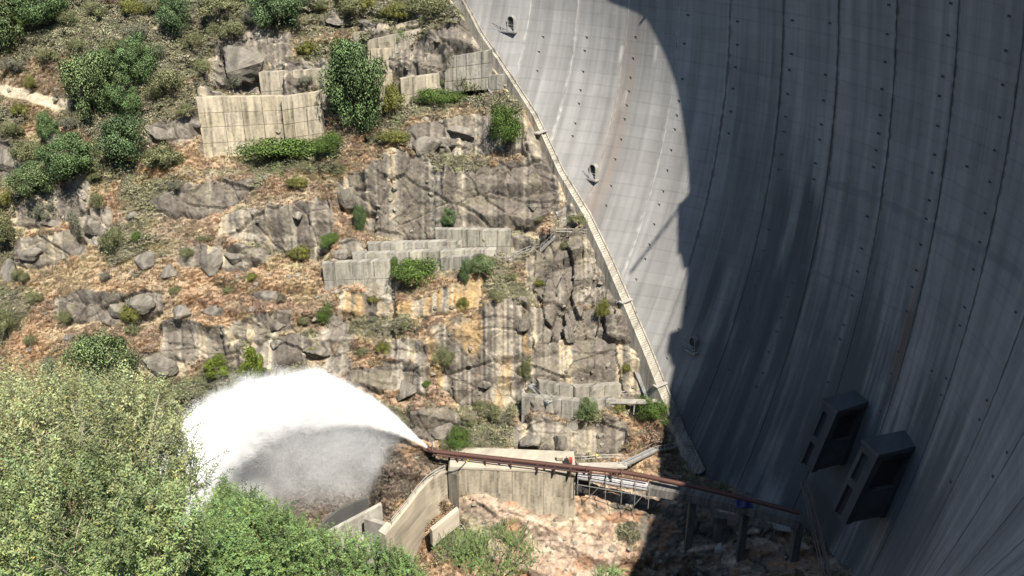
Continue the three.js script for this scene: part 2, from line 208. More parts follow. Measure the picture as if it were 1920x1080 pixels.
(function build() {
  const poly = (L, a) => { if (a <= L[0][0]) return L[0][1]; for (let k = 1; k < L.length; k++) if (a <= L[k][0]) return mix(L[k - 1][1], L[k][1], (a - L[k - 1][0]) / (L[k][0] - L[k - 1][0])); return L[L.length - 1][1]; };
  for (let i = 0; i < GNX; i++) {
    const a = GA0 + i * GS;
    const near = CLIFFS.filter((c) => a > c.a0 - 3 && a < c.a1 + 3), pn = PATCH.filter((p) => Math.abs(a - p.a) < p.ra * 2.2);
    for (let j = 0; j < GNY; j++) {
      const b = GB0 + j * GS, n = j * GNX + i;
      const n1 = fbm(a * .05 + 3, b * .07 + 9, 3), n2 = fbm(a * .23, b * .3, 4), n3 = fbm(a * .9 + 40, b * 1.1, 3), n4 = vn(a * 2.6, b * 2.6);
      let c = c0(a, b) + (n1 - .5) * 3.2 + (n2 - .5) * 1.5 + (n3 - .5) * .5;
      // broken benches along the hill
      const s = b * .16 + (n1 - .5) * 2.4 + (vn(a * .07, b * .05) - .5) * 1.6, saw = s - Math.floor(s), bench = fbm(a * .045 + 50, b * .06, 2);
      const bk = sstep(.42, .62, bench) * (a > -60 ? 1 : .6);
      c += bk * (saw < .34 ? saw / .34 - .5 : .5 - (saw - .34) / .66) * 1.5;
      let rock = 0, kk = null, fin = 0, sd = 0, hold = 0;
      for (const q of near) {
        if (b < q.b0 - 14 || b > q.b1 + 14) continue;
        const wob = (fbm(a * .5 + q.s, q.s, 3) - .5) * 2.4, bt = poly(q.T, a) + wob * .6, bb = poly(q.B, a) + wob * .4 + (vn(a * .8, q.s) - .5), H = bt - bb;
        if (H < .3) continue;
        const e = sstep(q.a0 - .9, q.a0 + .5, a + (n3 - .5)) * (1 - sstep(q.a1 - .5, q.a1 + .9, a + (n3 - .5)));
        if (e <= 0) continue;
        const u = (b - bb) / H, L = H * 1.1 + 1.5;
        let d = u < 0 ? -.5 * Math.exp(u * H / L * 1.6) : u > 1 ? .5 * Math.exp(-(u - 1) * H / L * 1.6) : u - .5;
        c += d * H * q.up * .9 * e; if (!q.flat) c -= e * 1.1 * Math.exp(-(((u + .03) * H / .5) ** 2)) * sstep(.4, .6, vn(a * .35 + q.s, 7));
        const m = e * sstep(-.03, .02, u) * (1 - sstep(.97, 1.05, u + (n3 - .5) * .25));
        if (m > rock) { rock = m; kk = q.k; fin = q.fin ? 1 : 0; sd = q.s; }
      }
      // loose outcrops
      const oc = sstep(.56, .66, fbm(a * .13 + 7, b * .19 + 2, 4)) * .9;
      const oreg = sstep(-86, -70, a) * .3 + .3 * sstep(30, 10, b) * sstep(-60, -30, a) + (a > 8 ? .25 : 0);
      let bare = 0, veg = null, vs = 0, col = mix3(G.dry, G.orange, sstep(.35, .65, n2));
      col = mix3(col, G.heath, sstep(.5, .68, fbm(a * .11 + 21, b * .15, 4)) * .75);
      col = mix3(col, G.olive, sstep(.5, .64, fbm(a * .09 + 61, b * .12 + 8, 4)) * .85);
      const up = sstep(42, 70, b) * (a < -5 ? 1 : .4); col = mix3(col, mix3(G.olive, G.soil, n3), up * .5);
      const raggedness = (n2 - .5) * 1.1 + (n3 - .5) * .5;
      for (const p of pn) { const d = Math.hypot((a - p.a) / p.ra, (b - p.b) / p.rb) + raggedness, w = p.s * (1 - sstep(.75, 1.15, d)); if (w > 0) { col = mix3(col, p.c, w); if (p.bare) bare = Math.max(bare, w); vs = Math.max(vs, w); } }
      if (b > -6 && oc * oreg > .2 && rock < .2 && vs < .85) { rock = Math.max(rock, oc * Math.min(1, oreg * 1.5)); kk = kk || [.6, .4, 0, 0]; sd = 5; }
      const veg3 = col; let out = col;
      const isPink = bare > .3;
      const wk = fin ? worley(a * .55, b * .16 + 40) : sd === 5 ? worley(a * .25 + (n2 - .5) * .4, b * .3 + (n1 - .5) * .5) : worley(a * .12 + (n2 - .5) * .3 + b * .05, b * .17 + (n1 - .5) * .6);
      if (rock > 0) {
        const blocks = (wk[2] - .5) * (fin ? 2.4 : .8) - (wk[1] < .04 ? (.04 - wk[1]) / .04 * (fin ? 1.1 : .75) : 0);
        const bedF = b * .34 + (n1 - .5) * 1.6 + a * .03, bed = hsh(Math.floor(bedF) + 31, Math.floor(a * .11 + n2 * 2)) - .5, flute = vn(a * 1.7 + sd, b * .06) - .5, fr = Math.abs(fbm(a * .16 + sd + b * .07, b * .16 + 13, 3) - .5); const sharp = sd === 5 || fin ? .3 : 1;
        c += rock * (blocks + sharp * (bed * .75 + flute * .55) - (fr < .012 ? .45 * (1 - fr / .012) : 0) + (n3 - .5) * .2 - (sd !== 5 ? (n2 - .5) * 1.1 + (n3 - .5) * .3 : 0));
      }
      if (isPink) { const w2 = worley(a * .16 + n2, b * .2 + a * .06); c += bare * ((w2[2] - .5) * .9 - (w2[1] < .05 ? .3 : 0) + (n3 - .5) * .9); const t = fbm(a * .2 + 3, b * .35 + 11, 4); out = mix3(out, [.44, .28, .2], sstep(.5, .68, t) * .8); out = mix3(out, [.74, .6, .46], sstep(.58, .7, fbm(a * .35, b * .5 + 31, 4)) * .8); out = mix3(out, [.3, .23, .18], sstep(.62, .72, fbm(a * .5 + 70, b * .7, 3)) * .6); out = mix3(out, [.56, .28, .15], sstep(.6, .7, fbm(a * .25 + 33, b * .4 + 2, 3)) * .6); }
      if (rock > 0.02) {
        const st = vn(a * 1.0 + sd + n2 * .5, b * .03 + sd) * .58 + vn(a * 2.7, b * .07) * .3 + vn(a * .37 + 9, b * .05 + sd) * .42, q = clamp((st - .35) / .56 + (n3 - .5) * .25, 0, .999);
        const [kd, kp, kc] = kk; let x = q, sc = x < kd ? mix3(STONE.dark, [.26, .228, .19], x / kd) : x < kd + kp ? mix3([.3, .265, .22], STONE.pale, (x - kd) / kp) : x < kd + kp + kc ? mix3(STONE.pale, STONE.cream, (x - kd - kp) / kc) : STONE.ochre;
        if (kk[3] > .2 && sd !== 5) sc = mix3(sc, STONE.ochre, sstep(.5, .62, fbm(a * .3 + 12, b * .12 + 4, 3)) * .8);
        sc = mix3(sc, [.34, .3, .215], sstep(.58, .7, n2) * .5);
         out = mix3(out, sc, clamp(rock * 1.5, 0, 1));
      }
      // the dirt path on the upper left
      if (a < -78 && b > 40) { for (let k = 1; k < PATH.length; k++) { const p = PATH[k - 1], q = PATH[k], t = clamp(((a - p[0]) * (q[0] - p[0]) + (b - p[1]) * (q[1] - p[1])) / ((q[0] - p[0]) ** 2 + (q[1] - p[1]) ** 2), 0, 1), d = Math.hypot(a - mix(p[0], q[0], t), b - mix(p[1], q[1], t)); hold = Math.max(hold, 1 - sstep(.9, 1.7, d)); } if (hold > 0) { out = mix3(out, [.66, .55, .4], hold); rock = Math.max(rock, hold); } }
      { const dl = table(AL, b) - a; if (b > -9) { const w = 1 - sstep(1, 5, dl); c = mix(c, c0(a, b) - .9 - Math.max(0, -dl) * .5, w); } }
      const g = .8 + .4 * n4 * n3 * 2 - .1;
      Hc[n] = c; Hr[n] = Math.max(rock, bare);
      for (let k = 0; k < 3; k++) { Hcol[n * 3 + k] = clamp(out[k] * g, .01, .8); Hveg[n * 3 + k] = veg3[k]; }
    }
  }
})();
const FLATS = []; // ground cut back behind walls and decks: filled in before the sheet is made
function cutBelow(fn) { FLATS.push(fn); }
function gridAt(arr, a, b) { const x = clamp((a - GA0) / GS, 0, GNX - 1.001), y = clamp((b - GB0) / GS, 0, GNY - 1.001), i = x | 0, j = y | 0, u = x - i, v = y - j, k = j * GNX + i; return (arr[k] * (1 - u) + arr[k + 1] * u) * (1 - v) + (arr[k + GNX] * (1 - u) + arr[k + GNX + 1] * u) * v; }
const hillC = (a, b) => gridAt(Hc, a, b);
function hit(px, py) { let pt = 90; for (let t = 90; t < 260; t += 1) { const q = toABC(atT(px, py, t)); if (q[2] < hillC(q[0], q[1])) { let lo = pt, hi = t; for (let k = 0; k < 12; k++) { const m = (lo + hi) / 2, r = toABC(atT(px, py, m)); if (r[2] < hillC(r[0], r[1])) hi = m; else lo = m; } return atT(px, py, hi); } pt = t; } return atT(px, py, 170); }
function hillPoint(a, b) { return toW(a, b, hillC(a, b)); }
const scaleAt = (p) => p.distanceTo(O3) / F; // metres for one pixel of the photograph
function makeHillside() {
  const pos = new Float32Array(GNX * GNY * 3), uv = new Float32Array(GNX * GNY * 2), idx = [];
  for (let j = 0; j < GNY; j++) for (let i = 0; i < GNX; i++) { const n = j * GNX + i, a = GA0 + i * GS, b = GB0 + j * GS, p = toW(a, b, Hc[n]); pos[n * 3] = p.x; pos[n * 3 + 1] = p.y; pos[n * 3 + 2] = p.z; uv[n * 2] = a * .22; uv[n * 2 + 1] = b * .22; }
  for (let j = 0; j < GNY - 1; j++) for (let i = 0; i < GNX - 1; i++) { const n = j * GNX + i; idx.push(n, n + 1, n + GNX + 1, n, n + GNX + 1, n + GNX); }
  const g = new THREE.BufferGeometry(); g.setAttribute('position', new THREE.BufferAttribute(pos, 3)); g.setAttribute('color', new THREE.BufferAttribute(Hcol, 3)); g.setAttribute('uv', new THREE.BufferAttribute(uv, 2)); g.setIndex(idx); g.computeVertexNormals();
  structure('hillside', g, M.rock, 'steep granite hillside with dry grass, ledges and streaked cliffs');
  // the rest of the mountain, round the sheet above
  const m = new MB(), S = 8, cc = (a, b) => toW(a, b, c0(a, b) - 12 + (fbm(a * .02, b * .02, 3) - .5) * 6);
  for (let a = -520; a < 240; a += S) for (let b = -56; b < 300; b += S) m.quad(cc(a, b), cc(a + S, b), cc(a + S, b + S), cc(a, b + S), mix3(G.olive, G.dry, fbm(a * .03, b * .03, 3)));
  structure('mountain', m.geo(), M.rock, 'scrub covered mountainside around the dam');
  const nb = new MB(), hb = (x, z) => { const d = -z; return 97 - mix(1.1, .8, sstep(0, -8, x)) * clamp(d + 1, 0, 38) - 1.6 * Math.max(0, d - 37) - Math.max(0, -x - 30) * .25 + Math.min(0, d + 1) * -.78 + (fbm(x * .05, z * .05, 3) - .5) * 3; };  // rise behind the camera is unseen, steepened to block low sky
  for (let x = -400; x < 130; x += 5) for (let z = -92; z < 260; z += 4) { const q = (X, Z) => V(X, hb(X, Z), Z); if (Math.hypot(x - DX, z - DZ) > 108) continue; nb.quad(q(x, z), q(x, z + 4), q(x + 5, z + 4), q(x + 5, z), mix3([.1, .1, .06], [.14, .15, .07], fbm(x * .1, z * .1, 3))); }
  structure('near_bank', nb.geo(), M.rock, 'steep near bank below the viewpoint');
}

// ------------------------------------------------------------------ the dam
const PH0 = -1.30, PH1 = 0.62, TY0 = -32, TY1 = CREST;
const jointPhi = []; // block joints, from the far abutment to the near one
{ const s0 = -0.962574, s1 = 0.078801, s2 = 0.000430739; for (let k = -2; k < 16; k++) jointPhi.push(s0 + s1 * k + s2 * k * k); }
const damTex = (() => {
  const W = 2048, H = 1024, spots = [];
  const at = (px, py) => { const q = damHit(px, py); return [q.phi, q.y]; };
  const rustA = at(1695, 640), bandA = at(1160, 230), shadeA = at(1400, 420), lowA = at(1530, 700), edgeA = at(1345, 330), at2 = at(1380, 800), at3 = at(1560, 900), at4 = at(1700, 980), horA = [[1545, 340], [1640, 372], [1740, 425], [1840, 470], [1915, 520]].map((p) => at(...p)), horB = [[1500, 500], [1600, 545], [1700, 590]].map((p) => at(...p));
  const white = [[1230, 95], [1172, 180], [1165, 95], [1290, 330]].map((p) => at(...p));
  const line = (L, phi) => { if (phi < L[0][0] || phi > L[L.length - 1][0]) return null; for (let k = 1; k < L.length; k++) if (phi <= L[k][0]) return mix(L[k - 1][1], L[k][1], (phi - L[k - 1][0]) / (L[k][0] - L[k - 1][0])); };
  return dataTex(W, H, (i, j) => {
    const phi = PH0 + (i / W) * (PH1 - PH0), y = TY0 + (j / H) * (TY1 - TY0), s = (phi - PH0) * DR;
    let kb = 0, dj = 9; for (let k = 0; k < jointPhi.length; k++) { const d = (phi - jointPhi[k]) * DR; if (d > 0) kb = k; if (Math.abs(d) < Math.abs(dj)) dj = d; }
    const lift = Math.floor(y / 2), lf = y / 2 - lift;
    let v = .232;
    v *= .93 + .14 * hsh(kb * 7 + 3, lift) * .7 + .05 * hsh(kb, 5);
    const pan = Math.floor(s / 1.6 + kb * .37); v *= .965 + .07 * hsh(pan, lift * 3 + 1);
    // run-off streaks
    const st = vn(s * 1.1, y * .035) * .5 + vn(s * 3.1, y * .07 + 9) * .3 + vn(s * .35, y * .02) * .4 - .6; v *= 1 + st * .8;
    v *= .9 + .2 * fbm(s * .5, y * .5 + 4, 4); v *= .86 + .28 * fbm(s * .09 + 3, y * .05, 4);
    if (lf < .06 || lf > .97) v *= mix(.86, 1.0, hsh(Math.floor(s / 3), lift + 77) * vn(s * .9, lift * 3.3));
    let c = [v, v * .985, v * .95];
    // lime and soot along the block joints
    const wj = Math.abs(dj) * 1.7 + (vn(s * 2, y * 1.4) - .5) * .6;
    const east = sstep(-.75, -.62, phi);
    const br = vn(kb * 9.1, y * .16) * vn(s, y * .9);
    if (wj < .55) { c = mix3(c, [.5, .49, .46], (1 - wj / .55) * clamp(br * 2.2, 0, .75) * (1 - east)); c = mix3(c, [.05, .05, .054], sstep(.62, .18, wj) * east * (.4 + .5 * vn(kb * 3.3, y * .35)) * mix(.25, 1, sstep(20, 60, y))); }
    // rust and brown runs
    const run = (A, w, up, dn, col, k) => { const dx = (phi - A[0]) * DR + (vn(y * .2, 3) - .5) * .8, dy = y - A[1]; if (Math.abs(dx) > w * 2.5 || dy > up || dy < -dn) return; const f = Math.exp(-((dx / w) ** 2)) * sstep(up, up * .6, dy) * sstep(-dn, -dn * .4, dy) * clamp(vn(s * 3, y * .12) * 1.6 - .1, 0, 1); c = mix3(c, col, f * k); };
    run(rustA, 1.0, 6, 8, [.15, .075, .04], .9); run(rustA, .6, 14, 20, [.19, .12, .08], .6); run(bandA, 1.5, 22, 34, [.25, .19, .155], .7);
    run([-.62, 20], 1.6, 50, 40, [.2, .2, .2], .5); run([jointPhi[10], 8], .7, 16, 22, [.55, .55, .55], .7); run([jointPhi[9] - .02, 10], .5, 12, 18, [.5, .5, .5], .6);
    for (const w of white) run(w, .3, 1, 2.6, [.48, .47, .45], .8);
    // shade of the lower dam painted in, blended with streaky algae stain
    const dampShade = (A, w, h, k) => { const d = Math.hypot((phi - A[0]) * DR / w, (y - A[1]) / h) + (fbm(s * .5, y * .06, 5) - .5) * 2 + (vn(s * 2.4, y * .06) - .5) * .5; c = mix3(c, [.082, .087, .089], k * (1 - sstep(.2, 1.3, d)) * sstep(edgeA[0] - .03, edgeA[0] + .02, phi + (vn(y * .2, 5) - .5) * .03)); };
    dampShade(shadeA, 11, 30, .6); dampShade(lowA, 17, 28, .85); dampShade(at2, 16, 30, .95); dampShade(at3, 15, 24, .92); dampShade(at4, 16, 20, .8);
    for (const [L, hw] of [[horA, .55], [horB, .3]]) { const ly = line(L, phi); if (ly !== null) { const d = Math.abs(y - ly) + (fbm(s * .5, y, 2) - .5) * .8; if (d < hw * 1.6) c = mix3(c, [.13, .13, .132], .45 * sstep(hw * 1.6, hw * .5, d)); } }
    return c.map((x) => x <= .0031308 ? x * 12.92 : 1.055 * x ** (1 / 2.4) - .055);
  }, true);
})();
damTex.wrapS = damTex.wrapT = THREE.ClampToEdgeWrapping;
const damBump = dataTex(1024, 1024, (i, j) => { const g = tfbm(i, j, 1024, 32, 5), l = (j % 64), m = (i % 128); let v = .5 + .35 * (g - .5) + .08 * (hsh(Math.floor(i / 128), Math.floor(j / 64)) - .5); if (l < 2) v -= .06; return [v, v, v]; });
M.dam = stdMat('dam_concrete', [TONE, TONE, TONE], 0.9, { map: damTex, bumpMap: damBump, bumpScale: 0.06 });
damBump.repeat.set(1, 1); damBump.channel = 1;
const dam = thing('concrete_arch_dam', 'tall curved concrete arch dam with vertical block joints filling the right side', 'dam');
const CONTACT = [[873, 0], [905, 60], [960, 140], [1010, 215], [1060, 320], [1110, 400], [1150, 480], [1190, 570], [1225, 650], [1255, 725], [1290, 810], [1330, 890]].map((p) => damHit(...p));
{ const a = CONTACT[0], b = CONTACT[1]; CONTACT.unshift({ phi: a.phi + (a.phi - b.phi) * 4, y: a.y + (a.y - b.y) * 4 }); }
const footY = (phi) => phi > CONTACT[CONTACT.length - 1].phi ? TY0 : Math.max(TY0, table(CONTACT.map((c) => [c.phi, c.y]), phi) - 6); // how deep the block is founded
function damBlock(pA, pB) {
  const g = new THREE.BufferGeometry(), nx = 8, ny = 64, P = [], U = [], U2 = [], I = [];
  const put = (p, phi, y) => { P.push(p.x, p.y, p.z); U.push((phi - PH0) / (PH1 - PH0), (y - TY0) / (TY1 - TY0)); U2.push((phi - PH0) * DR / 25.6, y / 32); return P.length / 3 - 1; };
  const back = (phi, y) => { const r = Math.max(DR + 4 + (CREST - y) * .06, damR(phi, y) + 4); return V(DX + r * Math.cos(phi), y, DZ + r * Math.sin(phi)); };
  const sheet = (fn, n, m) => { const b = P.length / 3; for (let j = 0; j <= m; j++) for (let i = 0; i <= n; i++) { const q = fn(i / n, j / m); put(q[0], q[1], q[2]); } for (let j = 0; j < m; j++) for (let i = 0; i < n; i++) { const a = b + j * (n + 1) + i; I.push(a, a + 1, a + n + 2, a, a + n + 2, a + n + 1); } };
  const yy = (v, f) => mix(CREST, footY(f), v);
  sheet((u, v) => { const f = mix(pA, pB, u), y = yy(v, f); return [damP(f, y), f, y]; }, nx, ny);
  sheet((u, v) => { const f = mix(pB, pA, u), y = yy(v, f); return [back(f, y), f, y]; }, nx, ny >> 2);
  sheet((u, v) => { const f = pB, y = yy(v, f); return [damP(f, y).lerp(back(f, y), u), f, y]; }, 1, ny);
  sheet((u, v) => { const f = pA, y = yy(v, f); return [back(f, y).lerp(damP(f, y), u), f, y]; }, 1, ny);
  sheet((u, v) => { const f = mix(pA, pB, u), y = CREST; return [back(f, y).lerp(damP(f, y), v), f, y]; }, nx, 1);
  g.setAttribute('position', new THREE.Float32BufferAttribute(P, 3)); g.setAttribute('uv', new THREE.Float32BufferAttribute(U, 2)); g.setAttribute('uv1', new THREE.Float32BufferAttribute(U2, 2)); g.setIndex(I); g.computeVertexNormals(); return g;
}
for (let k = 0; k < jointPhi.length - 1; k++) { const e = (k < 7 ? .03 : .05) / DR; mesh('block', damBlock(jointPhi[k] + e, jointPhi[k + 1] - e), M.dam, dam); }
{ // strips added in the joints to stop light leaking through
  for (let k = 1; k < jointPhi.length - 1; k++) { const m = new MB(), w = .12 / DR; for (let y = CREST - .5; y > footY(jointPhi[k]) + 4; y -= 4) { const q = (s, yy) => damP(jointPhi[k] + s * w, yy, -.35); m.quad(q(-1, y), q(1, y), q(1, y - 4), q(-1, y - 4), [.1, .1, .1]); } mesh('joint_light_stop', m.geo(), M.plain, dam); }
}
// drain openings, read along the blocks; a dark plate paints their inner shade
{
  const dots = [[1018, 69], [1100, 70], [1096, 95], [1010, 97], [1007, 133], [1093, 134], [1088, 169], [1085, 194], [1078, 231], [1073, 255], [1192, 69], [1187, 109], [1182, 145], [1179, 171], [1175, 197], [1171, 223], [1164, 261], [1153, 298], [1145, 348], [1279, 148], [1273, 189], [1269, 216], [1265, 242], [1258, 281], [1251, 319], [1243, 358], [1136, 385], [1235, 383], [1226, 420], [1217, 458], [1209, 485], [1192, 523], [1285, 577], [1272, 616], [1250, 671], [1290, 28], [1283, 82],
    [1383, 40], [1383, 84], [1379, 126], [1374, 166], [1370, 209], [1366, 250], [1486, 38], [1484, 101], [1480, 131], [1477, 176], [1473, 219], [1470, 247], [1466, 289], [1460, 318], [1556, 43], [1548, 140], [1544, 188], [1540, 233], [1537, 262], [1529, 306], [1526, 336], [1517, 378], [1667, 9], [1664, 64], [1660, 116], [1654, 167], [1651, 216], [1648, 250], [1643, 282], [1638, 313], [1627, 406], [1783, 6], [1778, 66], [1768, 143], [1762, 180], [1759, 236], [1753, 290], [1748, 324], [1743, 376], [1737, 410], [1893, 30], [1887, 95], [1881, 159], [1875, 220], [1866, 282], [1857, 341], [1848, 400], [1814, 312], [1616, 466], [1608, 509], [1598, 554], [1582, 609], [1575, 636], [1727, 459], [1719, 507], [1711, 538], [1701, 584], [1685, 660], [1672, 701], [1838, 454], [1826, 505], [1810, 577], [1801, 611], [1775, 710], [1765, 741], [1906, 586], [1440, 430], [1431, 470], [1421, 508], [1412, 535], [1403, 576], [1396, 602], [1385, 640], [1484, 530], [1477, 556], [1463, 595], [1455, 621], [1440, 659], [1429, 699], [1417, 724], [1365, 692], [1346, 730], [1552, 716], [1652, 772], [1748, 696], [1852, 752], [1838, 788], [1784, 905], [1863, 895], [1890, 850]];
  for (const [x, y] of dots) {
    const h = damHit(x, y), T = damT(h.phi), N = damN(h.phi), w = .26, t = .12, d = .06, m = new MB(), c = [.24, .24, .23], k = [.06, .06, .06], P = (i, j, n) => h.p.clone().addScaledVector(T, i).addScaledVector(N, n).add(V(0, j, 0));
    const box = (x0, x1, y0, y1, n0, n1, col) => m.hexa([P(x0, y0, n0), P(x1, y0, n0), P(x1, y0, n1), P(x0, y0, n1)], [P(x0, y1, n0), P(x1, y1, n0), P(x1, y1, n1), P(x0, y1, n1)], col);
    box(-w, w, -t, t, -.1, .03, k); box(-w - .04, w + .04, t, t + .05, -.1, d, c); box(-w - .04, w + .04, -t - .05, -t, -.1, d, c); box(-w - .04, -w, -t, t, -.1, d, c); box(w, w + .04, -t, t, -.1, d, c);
    mesh('drain_shade_plate', m.geo(), M.plain, dam);
  }
}
// gallery doors with landings
for (const [x, y, lx] of [[960, 45, 1], [1114, 322, 1], [1301, 645, 1]]) {
  const h = damHit(x, y), T = damT(h.phi), N = damN(h.phi), P = (i, j, n) => h.p.clone().addScaledVector(T, i).addScaledVector(N, n).add(V(0, j, 0)), d = new MB(), f = new MB(), W = .62;
  const arch = []; for (let k = 0; k <= 10; k++) { const t = Math.PI * (1 - k / 10); arch.push([W * Math.cos(t), .75 + W * Math.sin(t)]); } const ring = [[-W, -1.1], ...arch, [W, -1.1]];
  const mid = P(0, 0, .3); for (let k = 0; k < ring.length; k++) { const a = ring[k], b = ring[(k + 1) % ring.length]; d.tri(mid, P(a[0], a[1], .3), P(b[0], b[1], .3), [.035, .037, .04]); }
  for (let k = 0; k < ring.length - 1; k++) { const a = ring[k], b = ring[k + 1], o = (q) => [q[0] * 1.22, q[1] > 0 ? .75 + (q[1] - .75) * 1.22 : q[1]]; const A = o(a), B = o(b), col = [.36, .355, .34]; f.quad(P(a[0], a[1], .55), P(b[0], b[1], .55), P(B[0], B[1], .55), P(A[0], A[1], .55), col); f.quad(P(A[0], A[1], .55), P(B[0], B[1], .55), P(B[0], B[1], -.3), P(A[0], A[1], -.3), col); f.quad(P(a[0], a[1], .55), P(a[0], a[1], .1), P(b[0], b[1], .1), P(b[0], b[1], .55), col); }
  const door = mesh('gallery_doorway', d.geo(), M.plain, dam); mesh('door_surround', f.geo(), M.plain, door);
  const l = new MB(); l.hexa([P(-6, -1.45, -.6), P(1.3, -1.45, -.6), P(1.3, -1.45, 1.1), P(-6, -1.45, 1.1)], [P(-6, -1.18, -.6), P(1.3, -1.18, -.6), P(1.3, -1.18, 1.1), P(-6, -1.18, 1.1)], [.4, .39, .36]);
  const land = mesh('landing', l.geo(), M.plain, dam);
  const r = new MB(); for (const j of [.0, -.5]) r.bar(P(-6, j, 1.0), P(1.2, j, 1.0), .05, .05, [.5, .5, .48]); for (let k = 0; k <= 5; k++) r.bar(P(-6 + k * 1.44, -1.2, 1.0), P(-6 + k * 1.44, 0, 1.0), .05, .05, [.5, .5, .48]); mesh('handrail', r.geo(), M.plain, land);
}
// parapet and lamp standards of the unseen crest road; overhang shaped to place the shadow edge
{
  for (let k = 0; k < jointPhi.length - 1; k++) { const m = new MB(), n = 6; for (let i = 0; i < n; i++) { const A = mix(jointPhi[k], jointPhi[k + 1], i / n), B = mix(jointPhi[k], jointPhi[k + 1], (i + 1) / n) - .0004, q = (f, y, o) => { const r = DR - o; return V(DX + r * Math.cos(f), y, DZ + r * Math.sin(f)); }, shadowLip = (f) => .03 + .4 * sstep(-.52, -.64, f) + 1.5 * sstep(-.63, -.75, f); const ring = (y) => [q(A, y, shadowLip(A)), q(A, y, -.35), q(B, y, -.35), q(B, y, shadowLip(B))]; m.hexa(ring(CREST - .35), ring(CREST + 1), [.4, .39, .37]); } mesh('parapet', m.geo(), M.plain, dam); }
}
// plinth and drain running down the far abutment
{
  const st = thing('abutment_stair', 'long pale concrete stair and kerb climbing the line where dam meets rock', 'stairway');
  const C = []; for (let k = 1; k < CONTACT.length - 1; k++) for (let i = 0; i < 10; i++) C.push([mix(CONTACT[k].phi, CONTACT[k + 1].phi, i / 10), mix(CONTACT[k].y, CONTACT[k + 1].y, i / 10)]);
  { const a = C[0], b = C[10]; for (let k = 1; k < 40; k++) C.unshift([a[0] + (a[0] - b[0]) / 10 * k, a[1] + (a[1] - b[1]) / 10 * k]); }
  const strip = (m, o0, o1, y0, y1, col) => { for (let k = 0; k < C.length - 1; k++) { const ws = (i) => mix(.5, 1, sstep(30, 120, i)), q = (c, o, y) => damP(c[0], c[1], o * (c === A ? ws(k) : ws(k + 1))).add(V(0, y, 0)); const A = C[k], B = C[k + 1]; m.quad(q(A, o0, y1), q(A, o1, y1), q(B, o1, y1), q(B, o0, y1), col); m.quad(q(A, o1, y1), q(A, o1, y0), q(B, o1, y0), q(B, o1, y1), col); m.quad(q(A, o0, y0), q(A, o0, y1), q(B, o0, y1), q(B, o0, y0), col); } };
  const g1 = new MB(), g2 = new MB(), g3 = new MB(), g4 = new MB();
  strip(g1, -.3, .5, -5, -.25, [.12, .12, .11]); strip(g2, .5, .85, -5, .35, [.42, .4, .36]); strip(g3, .85, 2.3, -6, -.05, [.47, .44, .38]); strip(g4, 2.3, 2.75, -7, .35, [.5, .47, .41]);
  mesh('gutter', g1.geo(), M.plain, st); mesh('inner_kerb', g2.geo(), M.concrete, st); mesh('stair_flight', g3.geo(), M.concrete, st); mesh('outer_kerb', g4.geo(), M.concrete, st);
  for (let k = 4; k < C.length - 2; k += 1) for (const f of [.25, .75]) { const c = [mix(C[k][0], C[k + 1][0], f), mix(C[k][1], C[k + 1][1], f)]; const q = (o, y) => damP(c[0], c[1], o * mix(.5, 1, sstep(30, 120, k))).add(V(0, y, 0)), m = new MB(); m.bar(q(.9, -.05), q(2.25, -.05), .2, .06, [.5, .47, .41]); mesh('tread', m.geo(), M.plain, st); }
  // two cross landings
  for (const k of [72, 108, 128]) if (C[k]) { const c = C[k], q = (o, y) => damP(c[0], c[1], o).add(V(0, y, 0)), m = new MB(); m.bar(q(.5, .3), q(3.2, .3), 1.1, .18, [.46, .44, .4]); mesh('landing', m.geo(), M.plain, st); }
}

